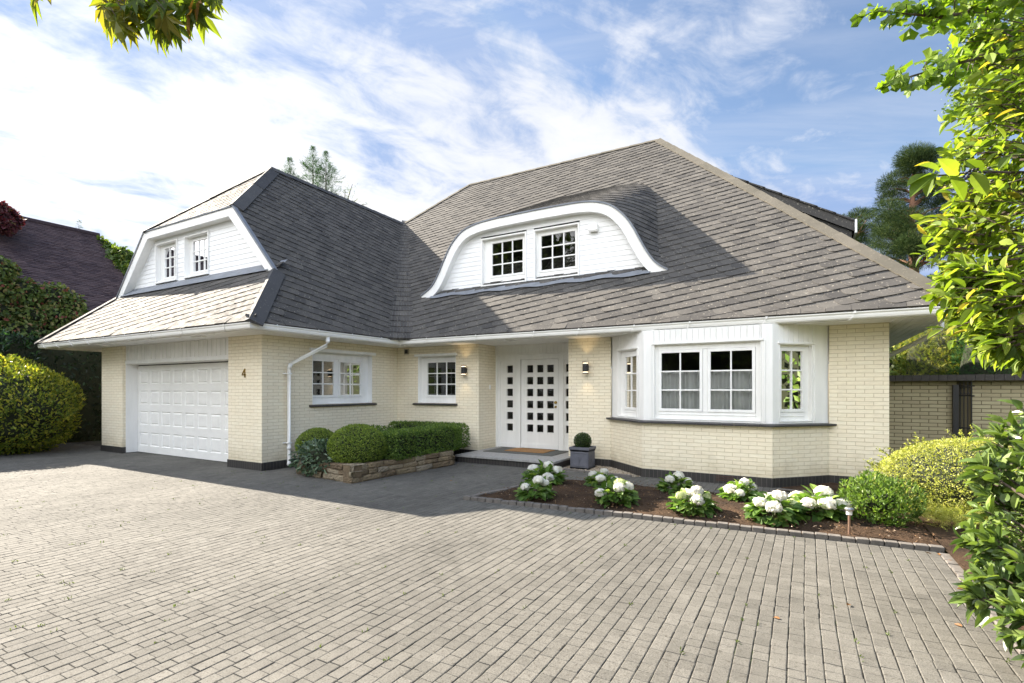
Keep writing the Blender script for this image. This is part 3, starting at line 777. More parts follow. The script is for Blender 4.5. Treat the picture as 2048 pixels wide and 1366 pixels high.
CF, SF, CS, SS = cos(pF), sin(pF), cos(pS), sin(pS)
# local coordinates on the main front slope F (s = x, t = up the slope) and the wing's inner slope S (s = y)
def toF(p): return (p[0] - XE, (p[2] - ZG) / SF)
def toS(p): return (p[1] - YEW, (p[2] - ZG) / SS)
def ptF(x, z): return (x, YEM + (z - ZG) / tF, z)
def ptS(y, z): return (XE - (z - ZG) / tS, y, z)
VAL = .34                                                  # half width of the swept valley
inner = (XE, YEM, ZG); eR = (XRE, YEM, ZG)
# --- dormer profile on the main slope (x, z of the outer edge of the white verge board)
DY0 = 9.70
PROF = [(-8.05, 3.70), (-7.72, 3.90), (-7.50, 4.20), (-7.34, 4.50), (-7.13, 4.83), (-6.84, 5.08), (-6.48, 5.19), (-6.0, 5.235), (-5.2, 5.25), (-4.5, 5.25), (-3.95, 5.235), (-3.60, 5.185), (-3.29, 5.06), (-3.05, 4.85), (-2.88, 4.62), (-2.72, 4.32), (-2.58, 4.06), (-2.41, 3.83), (-2.18, 3.66)]
def cr(pts, n=8):
    P = [np.array(p) for p in pts]; P = [2 * P[0] - P[1]] + P + [2 * P[-1] - P[-2]]; out = []
    for i in range(1, len(P) - 2):
        for k in range(n):
            t = k / n; a, q, c, d = P[i - 1], P[i], P[i + 1], P[i + 2]
            out.append(.5 * ((2 * q) + (-a + c) * t + (2 * a - 5 * q + 4 * c - d) * t * t + (-a + 3 * q - 3 * c + d) * t ** 3))
    out.append(P[-2]); return np.array(out)
PC = cr(PROF, 6)
PX, PZ = PC[:, 0], PC[:, 1]
def prof(x): return float(np.interp(x, PX, PZ))
DS = .46                                                  # fall of the dormer's roof towards the front
def main_roof():
    b = MB()
    vi = (XE + VAL, YEM, ZG); vj = (Jn[0] + .02 + VAL * .2, Jn[1], Jn[2])
    F = [toF(vi), toF(eR), toF(R_), toF(Q_), toF(vj)]
    slates(b, inner, (1, 0, 0), (0, CF, SF), [F], 15.5, .205, .225, seed=3)
    # plain courses under and behind: other slopes
    deck = MB(); d = .012
    plane_deck(deck, [(XE, YEM, ZG - d), (XRE, YEM, ZG - d), (R_[0], R_[1], R_[2] - d), (Q_[0], Q_[1], Q_[2] - d), (Jn[0], Jn[1], Jn[2] - d)])
    plane_deck(deck, [(XRE, YEM, ZG - d), (XRE, YB, ZG - d), (R_[0], R_[1], R_[2] - d)])
    plane_deck(deck, [(XRE, YB, ZG - d), (XLE, YB, ZG - d), (Q_[0], Q_[1], Q_[2] - d), (R_[0], R_[1], R_[2] - d)])
    plane_deck(deck, [(XLE, YB, ZG - d), (XLE, Pk[1], ZG - d), (Pk[0], Pk[1], Pk[2] - d), (Jn[0], Jn[1], Jn[2] - d), (Q_[0], Q_[1], Q_[2] - d)])
    # right slope is slated too
    rr = MB()
    lr = math.hypot(XRE - R_[0], ZR - ZG); cr_, sr_ = (XRE - R_[0]) / lr, (ZR - ZG) / lr
    slates(b, (XRE, YEM, ZG), (0, 1, 0), (-cr_, 0, sr_), [[(0, 0), (YB - YEM, 0), (YR - YEM, lr)]], 3, .2, .30, seed=5)
    o = b.build('main_roof', MAT['slate'], house)
    deck.build('roof_deck', MAT['lead'], o)
    return o
mroof = main_roof()
def wing_roof():
    b = MB()
    pS_in = (YEM - VAL, 0); 
    c, g1, g2, pk = toS((0, YEW, ZG)), toS((0, YD, Z1)), toS((0, YD, Z2)), toS(Pk)
    vj = (Jn[1] - VAL * .2 - YEW, (ZW - ZG) / SS); vi = (YEM - VAL - YEW, 0)
    def vy(t): return vi[0] + (vj[0] - vi[0]) * t / vj[1]
    lowp = [c, vi, (vy(g1[1]), g1[1]), g1]; mid = [g1, (vy(g1[1]), g1[1]), (vy(g2[1]), g2[1]), g2]; top = [g2, (vy(g2[1]), g2[1]), vj, pk]
    slates(b, (XE, YEW, ZG), (0, 1, 0), (-CS, 0, SS), [lowp, mid, top], -15.3, .205, .225, seed=9)
    # half hip above the white gable, and the skirt roof below it
    lt = math.hypot(Pk[1] - YD, ZW - Z2); ct, st = (Pk[1] - YD) / lt, (ZW - Z2) / lt
    xl2, xr2 = XLE + (Z2 - ZG) / tS, XE - (Z2 - ZG) / tS
    slates(b, (xl2, YD, Z2), (1, 0, 0), (0, ct, st), [[(0, 0), (xr2 - xl2, 0), (XMID - xl2, lt)]], 13, .205, .225, seed=12, th=.012)
    ls = math.hypot(YD - YEW, Z1 - ZG); c1, s1 = (YD - YEW) / ls, (Z1 - ZG) / ls
    xl1, xr1 = XLE + (Z1 - ZG) / tS, XE - (Z1 - ZG) / tS
    ext = .30                                              # the skirt runs on under the gable's cladding
    slates(b, (XLE, YEW, ZG), (1, 0, 0), (0, c1, s1), [[(0, 0), (XE - XLE, 0), (xr1 - XLE, ls), (xl1 - XLE, ls)], [(xl1 - XLE, ls), (xr1 - XLE, ls), (xr1 - XLE, ls + ext), (xl1 - XLE, ls + ext)]], 13, .205, .225, seed=15, th=.012)
    o = b.build('wing_roof', MAT['slate'], house)
    deck = MB(); d = .012
    plane_deck(deck, [(XE, YEW, ZG - d), (XE, YEM, ZG - d), (Jn[0], Jn[1], ZW - d), (Pk[0], Pk[1], ZW - d), (xr2, YD, Z2 - d), (xr1, YD, Z1 - d)])
    plane_deck(deck, [(XLE, YEW, ZG - d), (XLE, Pk[1], ZG - d), (Pk[0], Pk[1], ZW - d), (xl2, YD, Z2 - d), (xl1, YD, Z1 - d)])
    plane_deck(deck, [(XLE, YEW, ZG - d), (XE, YEW, ZG - d), (xr1, YD, Z1 - d), (xr1, YD + .3, Z1 + .3 * s1 / c1 - d), (xl1, YD + .3, Z1 + .3 * s1 / c1 - d), (xl1, YD, Z1 - d)])
    plane_deck(deck, [(xl2, YD, Z2 - d), (xr2, YD, Z2 - d), (Pk[0], Pk[1], ZW - d)])
    deck.build('roof_deck', MAT['lead'], o)
    # swept valley of narrow slates
    v = MB(); n = 8; ez = .205 * SS; nz = int((ZW - ZG) / ez)
    for r in range(nz + 1):
        def arc(z, lift):
            t = (z - ZG) / (ZW - ZG); hw = VAL * (1 - .75 * t) + .06
            vy_ = YEM + (z - ZG) / tF; vx_ = XE - (z - ZG) / tS
            A = np.array((vx_, vy_ - hw, z)); C = np.array((vx_ + hw, vy_, z)); V = np.array((vx_, vy_, z))
            nn = unit(np.array((SS, -SF, CS + CF)))
            return [(1 - q) ** 2 * A + 2 * q * (1 - q) * (V + .02 * nn) + q * q * C + nn * lift for q in np.linspace(0, 1, n + 1)]
        z0, z1 = ZG + r * ez, ZG + (r + 1) * ez + .03
        lo = arc(z0, .030); hi = arc(z1, .012); sk = arc(z0, -.03)
        for k in range(n):
            val = float(np.clip(.45 + rng.normal() * .22, 0, 1)); g = .05
            a, c2 = lo[k] * (1 - g) + lo[k + 1] * g, lo[k + 1]; e, f2 = hi[k] * (1 - g) + hi[k + 1] * g, hi[k + 1]
            v.add([a, c2, f2, e, sk[k], sk[k + 1]], [(0, 1, 2, 3), (4, 5, 1, 0)], None, val)
    v.build('valley', MAT['slate'], o)
    return o
wroof = wing_roof()
# --- eave course of slates along each gutter
def eave_course(parent):
    def run(p, q, up, seed):
        b = MB(); p, q, up = np.array(p), np.array(q), np.array(up); ln = np.linalg.norm(q - p); d = (q - p) / ln; n = unit(np.cross(d, up)); k = int(ln / .3); rs = np.random.default_rng(seed)
        for i in range(k):
            a, c = p + d * ln * i / k, p + d * (ln * (i + 1) / k - .005); h = .03 + .004 * rs.normal(); val = float(np.clip(.5 + rs.normal() * .25, 0, 1)); w = .17 + .008 * rs.normal()
            b.add([a + n * h, c + n * h, c + up * w + n * .018, a + up * w + n * .018, a - n * .01, c - n * .01, a + up * w - n * .01, c + up * w - n * .01], [(0, 1, 2, 3), (4, 5, 1, 0), (0, 3, 6, 4), (1, 5, 7, 2), (3, 2, 7, 6)], None, val)
        b.build('eave_course', MAT['slate'], parent)
    run((XE + .25, YEM, ZG), (XRE, YEM, ZG), (0, CF, SF), 1)
    run((XE, YEW, ZG), (XE, YEM - .25, ZG), (-CS, 0, SS), 2)
    ls = math.hypot(YD - YEW, Z1 - ZG); run((XLE, YEW, ZG), (XE, YEW, ZG), (0, (YD - YEW) / ls, (Z1 - ZG) / ls), 3)
eave_course(mroof)
# --- hip and ridge cappings
def cap(name, A, B, n1, n2, mat, parent, w=.17, h=.035, ln=.45, th=.018, wb=None):
    wb = wb or w
    """capping along A-B; n1,n2 outward normals of the two slopes it covers"""
    A, B = np.array(A, float), np.array(B, float); L_ = np.linalg.norm(B - A); d = (B - A) / L_; n1, n2 = unit(np.array(n1, float)), unit(np.array(n2, float))
    w1, w2 = np.cross(d, n1), np.cross(d, n2)
    if w1 @ n2 > 0: w1 = -w1
    if w2 @ n1 > 0: w2 = -w2
    up = unit(n1 + n2); b = MB(); k = max(1, int(round(L_ / ln)))
    for i in range(k):
        s0, s1 = L_ * i / k, L_ * (i + 1) / k + .02; val = float(rng.random()); ring = []
        for s, q in ((s0, .010), (s1 - .012, 0)):
            c = A + d * s
            ring.append([c + w1 * w + n1 * (h + q - th), c + w1 * w + n1 * (h + q), c + up * (h * 1.25 + q), c + w2 * wb + n2 * (h + q), c + w2 * wb + n2 * (h + q - th)])
        P = ring[0] + ring[1]
        b.add(P, [(j, j + 1, 6 + j, 5 + j) for j in range(4)] + [(0, 1, 2, 3, 4), (9, 8, 7, 6, 5)], None, val)
    return b.build(name, MAT[mat], parent)
nF = (0, -SF, CF); nS = (SS, 0, CS); nL = (-SS, 0, CS)
lr = math.hypot(XRE - R_[0], ZR - ZG); nR = ((ZR - ZG) / lr, 0, (XRE - R_[0]) / lr); nBk = (0, SF, CF)
lt = math.hypot(Pk[1] - YD, ZW - Z2); nT = (0, -(ZW - Z2) / lt, (Pk[1] - YD) / lt)
ls = math.hypot(YD - YEW, Z1 - ZG); nK = (0, -(Z1 - ZG) / ls, (YD - YEW) / ls)
cap('hip_cap', R_, eR, nF, nR, 'ridge', mroof, .15, .04, .5)
cap('ridge_cap', Q_, R_, nF, nBk, 'ridge', mroof, .10, .04, .45)
cap('hip_cap', Jn, Q_, nF, nL, 'ridge', mroof, .10, .04, .5)
cap('hip_cap', (XE, YEW, ZG), (XE - (Z1 - ZG) / tS, YD, Z1), nS, nK, 'hipslate', wroof, .20, .04, 2.2, wb=.045)
cap('hip_cap', (XE - (Z2 - ZG) / tS, YD, Z2), Pk, nS, nT, 'hipslate', wroof, .20, .045, 2.2, wb=.045)
cap('hip_cap', (XLE, YEW, ZG), (XLE + (Z1 - ZG) / tS, YD, Z1), nL, nK, 'hipslate', wroof, .12, .04, 1.5)
cap('hip_cap', (XLE + (Z2 - ZG) / tS, YD, Z2), Pk, nL, nT, 'hipslate', wroof, .12, .04, 1.5)
cap('ridge_cap', Pk, (Jn[0], Jn[1] - .1, ZW - .02), nS, nL, 'hipslate', wroof, .15, .05, .45)
# --- boarding helper: weatherboards between z0..z1 with x-extent left(z), right(z), holes (x0,x1,z0,z1)
def boards(name, y, z0, z1, left, right, holes, parent, ex=.105):
    b = MB(); z = z0; i = 0
    while z < z1 - .01:
        zt = min(z + ex, z1)
        segs = [(None, None)]
        cuts = sorted((h[0], h[1]) for h in holes if h[2] < (z + zt) / 2 < h[3])
        xs = []; cur = 'L'
        for c in cuts: xs.append((cur, c[0])); cur = c[1]
        xs.append((cur, 'R'))
        for a, c in xs:
            a0, a1 = (left(z), left(zt)) if a == 'L' else (a, a); c0, c1 = (right(z), right(zt)) if c == 'R' else (c, c)
            if c0 - a0 < .01: continue
            b.add([(a0, y - .010, z), (c0, y - .010, z), (c1, y - .002, zt), (a1, y - .002, zt), (a0, y + .004, z), (c0, y + .004, z)], [(0, 1, 2, 3), (4, 5, 1, 0)])
        z = zt
    return b.build(name, MAT['siding'], parent)
# --- white gable of the garage wing
def gable():
    yc = 6.41
    eL = lambda z: XLE + (z - ZG) / tS + .02
    eR2 = lambda z: XE - (z - ZG) / tS - .02
    sk = (Z1 - ZG) / (YD - YEW); zb = ZG + (yc - YEW) * sk + .03
    holes = [(-13.40, -12.46, 3.95, 4.90), (-12.16, -11.20, 3.95, 4.90)]
    o = boards('gable', yc, zb, Z2 - .02, eL, eR2, holes, house)
    # verge boards: face and soffit
    b = MB(); wd = .17
    for sg, f in ((-1, lambda z: XLE + (z - ZG) / tS), (1, lambda z: XE - (z - ZG) / tS)):
        x0, x1 = f(Z1), f(Z2); q = wd / SS
        A = [(x0, Z1 + .0), (x1, Z2), (x1 - sg * q * .62, Z2 - wd), (x0 - sg * q, Z1 + .0)]
        P = [(x, YD, z) for x, z in A] + [(x, yc, z) for x, z in A]
        b.add(P, [(0, 1, 2, 3), (3, 2, 6, 7), (0, 3, 7, 4), (0, 4, 5, 1)])
    xl, xr = XLE + (Z2 - ZG) / tS, XE - (Z2 - ZG) / tS; q = wd / SS * .62
    P = [(xl, YD - .002, Z2), (xr, YD - .002, Z2), (xr - q, YD - .002, Z2 - wd), (xl + q, YD - .002, Z2 - wd)]; P += [(x, yc, z) for x, y, z in P]
    b.add(P, [(3, 2, 1, 0), (3, 7, 6, 2), (0, 1, 5, 4)])
    b.build('verge_board', MAT['white'], o, bevel=.004)
    b = MB()                                               # lead edge strip on top and flashing at the foot
    for sg, f in ((-1, lambda z: XLE + (z - ZG) / tS), (1, lambda z: XE - (z - ZG) / tS)):
        A, C = np.array((f(Z1), 0, Z1)), np.array((f(Z2), 0, Z2)); n_ = np.array((sg * SS, 0, CS))
        b.add([A + n_ * .0 + (0, YD - .02, 0), C + (0, YD - .02, 0), C + n_ * .035 + (0, YD - .02, 0), A + n_ * .035 + (0, YD - .02, 0), A + n_ * .035 + (0, YD + .06, 0), C + n_ * .035 + (0, YD + .06, 0)], [(0, 1, 2, 3), (3, 2, 5, 4)])
    b.box(xl - .02, xr + .02, YD - .025, YD + .10, Z2 + .0, Z2 + .022)
    n = 30; x0, x1 = XLE + (zb - ZG) / tS, XE - (zb - ZG) / tS
    for i in range(n):
        a, c = x0 + (x1 - x0) * i / n, x0 + (x1 - x0) * (i + 1) / n; hh = .03 + .006 * sin(i * 1.7)
        y2 = yc - .22; z2 = ZG + (y2 - YEW) * sk + .062
        b.add([(a, yc - .02, zb + .01), (c, yc - .02, zb + .01), (c, yc - .03, zb - .02 + .004 * sin(i)), (a, yc - .03, zb - .02 + .004 * sin(i - 1)), (c, y2, z2), (a, y2, z2)], [(3, 2, 1, 0), (5, 4, 2, 3)])
    b.build('flashing', MAT['lead'], o)
    fr = Fr((0, yc, 0), (1, 0, 0), (0, -1, 0))
    for h, g in zip(holes, ((-13.17, -12.56, 4.10, 4.78), (-11.97, -11.33, 4.10, 4.78))):
        b = MB(); u0, u1, z0, z1 = h; w = -.065
        # deep box lining round the recessed window
        b.box(u0, u0 + .03, w - .05, .035, z0, z1, fr=fr); b.box(u1 - .03, u1, w - .05, .035, z0, z1, fr=fr)
        b.box(u0 + .03, u1 - .03, w - .05, .033, z1 - .03, z1, fr=fr); b.box(u0 + .03, u1 - .03, w - .05, .05, z0, z0 + .035, fr=fr)
        cas = [(g[0], g[1], g[2], g[3], 3, 3)]; s_ = .045
        b.box(u0 + .03, g[0] - s_, w - .05, w - .01, z0 + .035, z1 - .03, fr=fr); b.box(g[1] + s_, u1 - .03, w - .05, w - .01, z0 + .035, z1 - .03, fr=fr)
        b.box(g[0] - s_, g[1] + s_, w - .05, w - .012, z0 + .035, g[2] - s_, fr=fr); b.box(g[0] - s_, g[1] + s_, w - .05, w - .012, g[3] + s_, z1 - .03, fr=fr)
        sash(b, fr, g[0], g[1], g[2], g[3], w, 3, 3, s_, .024)
        wo = b.build('gable_window', MAT['white'], house, bevel=.003)
        gl = MB(); gl.box(g[0] - .004, g[1] + .004, w - .03, w - .024, g[2] - .004, g[3] + .004, fr=fr); gl.build('pane', MAT['glass'], wo)
        r_ = MB(); room(r_, fr, g[0] - .05, g[1] + .05, g[2] - .05, g[3] + .05, w - .055, .9); r_.build('room', MAT['dark'], wo)
        curtain('curtain', fr, g[0] - .03, g[0] + .2, g[2] - .04, g[3] + .04, w - .12, wo, int(abs(u0) * 10))
gable()
# --- swept dormer on the main slope
def yF(z): return YEM + (z - ZG) / tF
def dormer():
    yc = 9.87
    zb = ZG + (yc - YEM) * tF - .02
    top = float(PZ.max())
    def ext(side):
        xs = PX; 
        def f(z):
            k = int(np.argmax(PZ)); 
            if side < 0: return float(np.interp(z, PZ[:k + 1], PX[:k + 1])) + .03
            return float(np.interp(z, PZ[k:][::-1], PX[k:][::-1])) - .03
        return f
    holes = [(-6.42, -5.24, 3.80, 4.90), (-5.06, -4.00, 3.80, 4.90)]
    o = boards('dormer', yc, zb, top - .06, ext(-1), ext(1), holes, house)
    # verge board following the curve
    b = MB(); n = len(PX); T = unit(np.gradient(PC, axis=0)); Nn = np.stack([-T[:, 1], T[:, 0]], 1); wd = .185
    IN = PC - Nn * wd * np.clip(np.minimum(np.arange(n), np.arange(n)[::-1]) / 8 * .5 + .75, .75, 1)[:, None]
    for i in range(n - 1):
        a, c, d, e = PC[i], PC[i + 1], IN[i + 1], IN[i]
        P = [(a[0], DY0, a[1]), (c[0], DY0, c[1]), (d[0], DY0, d[1]), (e[0], DY0, e[1]), (d[0], yc, d[1]), (e[0], yc, e[1]), (a[0], DY0 + .05, a[1]), (c[0], DY0 + .05, c[1])]
        b.add(P, [(3, 2, 1, 0), (5, 4, 2, 3), (0, 1, 7, 6)])
    b.add([(PC[0][0], DY0, PC[0][1]), (IN[0][0], DY0, IN[0][1]), (IN[0][0], yc, IN[0][1]), (PC[0][0], yc, PC[0][1])], [(0, 1, 2, 3)])
    b.add([(PC[-1][0], DY0, PC[-1][1]), (IN[-1][0], DY0, IN[-1][1]), (IN[-1][0], yc, IN[-1][1]), (PC[-1][0], yc, PC[-1][1])], [(3, 2, 1, 0)])
    b.build('verge_board', MAT['white'], o)
    b = MB()
    OUT = PC + Nn * .032
    for i in range(n - 1):
        a, c, d, e = PC[i], PC[i + 1], OUT[i + 1], OUT[i]
        b.add([(a[0], DY0 - .02, a[1]), (c[0], DY0 - .02, c[1]), (d[0], DY0 - .02, d[1]), (e[0], DY0 - .02, e[1]), (d[0], DY0 + .08, d[1] + .0), (e[0], DY0 + .08, e[1])], [(0, 1, 2, 3), (3, 2, 4, 5)])
    m = 40; x0, x1 = -7.75, -2.5                          # lead apron under the cladding
    for i in range(m):
        a, c = x0 + (x1 - x0) * i / m, x0 + (x1 - x0) * (i + 1) / m
        y2 = yc - .26 - .02 * sin(i * .9); z2 = ZG + (y2 - YEM) * tF + .066
        y2b = yc - .26 - .02 * sin((i + 1) * .9); z2b = ZG + (y2b - YEM) * tF + .066
        b.add([(a, yc - .02, zb + .03), (c, yc - .02, zb + .03), (c, yc - .03, zb), (a, yc - .03, zb), (c, y2b, z2b), (a, y2, z2)], [(3, 2, 1, 0), (5, 4, 2, 3)])
    b.build('flashing', MAT['lead'], o)
    # slated roof: courses are contour lines of the swept surface
    b = MB()
    def surf(x, z): return DY0 + (z - prof(x)) / DS
    ez = .195 * SF; r = 0; z = 3.62
    dk = MB()
    while z < 7.2:
        zt = z + ez
        # walk along the contour z
        xs = [PX[0] + .0]; x = PX[0]
        while x < PX[-1]:
            sl = abs(prof(x + .01) - prof(x - .01)) / .02
            x += .23 / math.sqrt(1 + (sl / DS) ** 2); xs.append(min(x, PX[-1]))
        off = (r % 2) * .5
        for i in range(len(xs) - 2):
            a = xs[i] + (xs[i + 1] - xs[i]) * off; c = xs[i + 1] + (xs[i + 2] - xs[i + 1]) * off
            def cl(x_, z_): return np.array((x_, min(max(surf(x_, z_), DY0 + .01), yF(z_) + .25), z_))
            ya, yb_ = surf(a, zt), surf(c, zt)
            if max(ya, yb_) < DY0 + .02: continue
            if min(surf(a, z), surf(c, z)) > yF(z) + .12: continue
            def pt(x_, z_):
                y_ = surf(x_, z_)
                if y_ < DY0 + .01: return np.array((x_, DY0 + .01, prof(x_) + .01 * DS))
                return np.array((x_, y_, z_))
            p0, p1, p2, p3 = pt(a, z), pt(c, z), pt(c, zt + .02), pt(a, zt + .02)
            mid = (a + c) / 2; g = np.array(((prof(mid + .02) - prof(mid - .02)) / .04, DS)); nn = unit(np.array((-g[0], -g[1], 1.0)))
            val = float(np.clip(.5 + rng.normal() * .27, 0, 1)); e_ = (p1 - p0) * .02
            b.add([p0 + nn * .026 + e_, p1 + nn * .026, p2 + nn * .010, p3 + nn * .010 + e_, p0 - nn * .01 + e_, p1 - nn * .01, p3 - nn * .01 + e_], [(0, 1, 2, 3), (4, 5, 1, 0), (0, 3, 6, 4)], None, val)
        z = zt; r += 1
    b.build('dormer_roof', MAT['slate'], o)
    # closed deck under the slates
    nx, ny = 90, 24
    def grid(i, j):
        x = PX[0] + (PX[-1] - PX[0]) * i / nx; p_ = prof(x)
        ye = max(DY0 + .02, (p_ - DS * DY0 - ZG + tF * YEM) / (tF - DS) + .05); y = DY0 + .005 + (ye - DY0) * j / ny
        return (x, y, p_ + DS * (y - DY0) - .004)
    dk.add([grid(i, j) for i in range(nx + 1) for j in range(ny + 1)], [(i * (ny + 1) + j, (i + 1) * (ny + 1) + j, (i + 1) * (ny + 1) + j + 1, i * (ny + 1) + j + 1) for i in range(nx) for j in range(ny)])
    dk.build('roof_deck', MAT['lead'], o)
    fr = Fr((0, yc, 0), (1, 0, 0), (0, -1, 0))
    for h, g in zip(holes, ((-6.168, -5.375, 4.04, 4.775), (-4.919, -4.127, 4.025, 4.765))):
        b = MB(); u0, u1, z0, z1 = h; w = .0
        b.box(u0, u0 + .035, -.12, .03, z0, z1, fr=fr); b.box(u1 - .035, u1, -.12, .03, z0, z1, fr=fr)
        b.box(u0 + .035, u1 - .035, -.12, .03, z1 - .035, z1, fr=fr); b.box(u0 + .035, u1 - .035, -.12, .045, z0, z0 + .03, fr=fr)
        s_ = .045; w = -.06
        b.box(u0 + .035, g[0] - s_, w - .05, w - .01, z0 + .03, z1 - .035, fr=fr); b.box(g[1] + s_, u1 - .035, w - .05, w - .01, z0 + .03, z1 - .035, fr=fr)
        b.box(g[0] - s_, g[1] + s_, w - .05, w - .012, z0 + .03, g[2] - s_, fr=fr); b.box(g[0] - s_, g[1] + s_, w - .05, w - .012, g[3] + s_, z1 - .035, fr=fr)
        sash(b, fr, g[0], g[1], g[2], g[3], w, 3, 3, s_, .026)
        wo = b.build('dormer_window', MAT['white'], house, bevel=.003)
        gl = MB(); gl.box(g[0] - .004, g[1] + .004, w - .03, w - .024, g[2] - .004, g[3] + .004, fr=fr); gl.build('pane', MAT['glass'], wo)
        r_ = MB(); room(r_, fr, g[0] - .05, g[1] + .05, g[2] - .05, g[3] + .05, w - .055, .9); r_.build('room', MAT['dark'], wo)
    b = MB(); b.box(-3.78, -3.58, yc - .12, yc - .01, 4.66, 4.78); b.box(-3.77, -3.59, yc - .115, yc - .02, 4.64, 4.66); b.build('security_light', MAT['upvc'], o, bevel=.01)
dormer()
# --- small slate-roofed dormer on the right-hand slope, seen over the hip
def side_dormer():
    b = MB(); y0, y1 = 13.2, 16.6
    def xr(z): return XRE - (z - ZG) / (ZR - ZG) * (XRE - R_[0])
    zt0, zt1 = 4.82, 6.92; xf = xr(3.6) + .1
    pts = [(xr(zt1) - .1, zt1), (xf, zt0 + .25)]
    (xa, za), (xb, zb) = pts
    b.add([(xa, y0, za), (xb, y0, zb), (xb, y1, zb), (xa, y1, za), (xa, y0, za - .22), (xb, y0, zb - .22), (xb, y1, zb - .22), (xa, y1, za - .22)],
          [(0, 1, 2, 3), (0, 4, 5, 1), (1, 5, 6, 2), (4, 7, 6, 5)], None, .3)
    k = 9
    for i in range(k):
        t0, t1 = i / k, (i + 1) / k + .02
        P = lambda t, y, h: (xb + (xa - xb) * t, y, zb + (za - zb) * t + h)
        b.add([P(t0, y0 - .03, .03), P(t0, y1, .03), P(t1, y1, .01), P(t1, y0 - .03, .01), P(t0, y0 - .03, -.01), P(t0, y1, -.01), P(t1, y0 - .03, -.02)], [(0, 1, 2, 3), (4, 5, 1, 0), (0, 3, 6, 4)], None, .2 + .08 * (i % 4))
    o = b.build('side_dormer', MAT['slate'], house)
    b = MB(); b.box(xb - .12, xb - .05, y0 + .08, y1 - .08, 3.4, zb - .2); b.add([(xa, y0 + .06, za - .2), (xb - .06, y0 + .06, zb - .2), (xb - .06, y0 + .06, 3.4), (xr(3.4), y0 + .06, 3.4)], [(0, 1, 2, 3)])
    b.build('cheek', MAT['slate'], o)
    b = MB(); b.box(xb - .01, xb + .03, y0 - .04, y1, zb - .26, zb + .03); b.build('verge_board', MAT['white'], o)
side_dormer()
# ================================================================== EAVES
def corners(o):     # a line round the eaves at distance o outside the walls
    Lx, Rx = XLE + OV - o, XRE - OV + o
    return [(Lx, YB), (Lx, YW - o), (XR + o, YW - o), (XR + o, YM - o), (Rx, YM - o), (Rx, YB)]
def eaves():
    b = MB(); sof = corners(.575); sof = [(x, y, HS) for x, y in sof]
    b.add(sof, [tuple(range(len(sof)))])
    so = b.build('soffit', MAT['white'], house)
    b = MB()
    for i in range(6): b.box(XM1 + .02 + i * .105, XM1 + .115 + i * .105, YM - .55, 22.5, HS - .012, HS - .002)
    b.build('soffit_boards', MAT['white'], so)
    b = MB(); c0 = corners(.575); c1 = corners(.555)
    for p, q in zip(c0[:-1], c0[1:]): b.quad((*p, HS - .004), (*q, HS - .004), (*q, ZG - .005), (*p, ZG - .005))
    for p, q in zip(c1[:-1], c1[1:]): b.quad((*p, HS - .004), (*q, HS - .004), (*q, ZG - .005), (*p, ZG - .005))
    b.build('fascia', MAT['white'], so)
    prof_ = [(.578, 2.53), (.578, 2.455), (.600, 2.430), (.632, 2.428), (.652, 2.445), (.662, 2.475), (.664, 2.500), (.674, 2.507), (.680, 2.515), (.680, 2.534), (.668, 2.534), (.655, 2.505), (.650, 2.480), (.640, 2.455), (.625, 2.442), (.603, 2.445), (.588, 2.462), (.588, 2.53)]
    b = MB(); C = [corners(o) for o, z in prof_]; m = len(prof_)
    for i in range(5):
        P = [(*C[k][i], prof_[k][1]) for k in range(m)] + [(*C[k][i + 1], prof_[k][1]) for k in range(m)]
        b.add(P, [(k, m + k, m + (k + 1) % m, (k + 1) % m) for k in range(m)] + ([tuple(range(m))] if i == 0 else []))
    g = b.build('gutter', MAT['upvc'], house)
    # union clips and brackets
    def along(i, t, o): a, c = corners(o)[i], corners(o)[i + 1]; return np.array((a[0] + (c[0] - a[0]) * t, a[1] + (c[1] - a[1]) * t))
    ln = [0] + [math.dist(corners(OV)[i], corners(OV)[i + 1]) for i in range(1, 4)]
    pos = {1: [.35, 1.05, 1.8, 2.6, 3.4, 4.3, 5.25, 6.3, 7.6], 2: [.5, 1.35, 2.15, 2.95], 3: [.75, 2.0, 3.3, 4.2, 5.2, 6.1, 7.2, 8.3]}
    for i, ds in pos.items():
        d0 = unit(np.array(corners(OV)[i + 1]) - np.array(corners(OV)[i]))
        nrm = np.array((d0[1], -d0[0]))
        for d in ds:
            b = MB(); base = np.array(corners(0)[i]) * 0
            p0 = along(i, d / ln[i], .0) ; t = d / ln[i]
            def at(o, s): q = along(i, t, o) + d0 * s; return q
            hw = .012
            pr = [(.560, 2.432), (.600, 2.418), (.640, 2.420), (.668, 2.448), (.674, 2.495), (.692, 2.505), (.692, 2.538), (.684, 2.540)]
            P = [(*at(o, -hw), z) for o, z in pr] + [(*at(o, hw), z) for o, z in pr]; k = len(pr)
            P += [(*at(o - .008, -hw), z + .004) for o, z in pr] + [(*at(o - .008, hw), z + .004) for o, z in pr]
            b.add(P, [(j, j + 1, k + j + 1, k + j) for j in range(k - 1)] + [(j, 2 * k + j, 2 * k + j + 1, j + 1) for j in range(k - 1)] + [(k + j, k + j + 1, 3 * k + j + 1, 3 * k + j) for j in range(k - 1)])
            # strut under the soffit
            b.box(-.010, .010, .50, .60, HS - .022, HS - .006, fr=Fr((*at(0, 0), 0), (d0[0], d0[1], 0), (nrm[0], nrm[1], 0)))
            b.build('gutter_bracket', MAT['upvc'], g)
    # soffit lights
    for x, y in ((-9.69, 5.35), (-5.14, 8.86)):
        b = MB(); b.box(x - .16, x + .16, y - .055, y + .055, HS - .022, HS - .002); b.build('soffit_light', MAT['upvc'], house, bevel=.006)
    b = MB(); b.lathe([(.001, HS - .03), (.07, HS - .03), (.08, HS - .004), (.001, HS - .003)], (-13.3, 5.33, 0), 18); b.build('soffit_light', MAT['upvc'], house)
eaves()
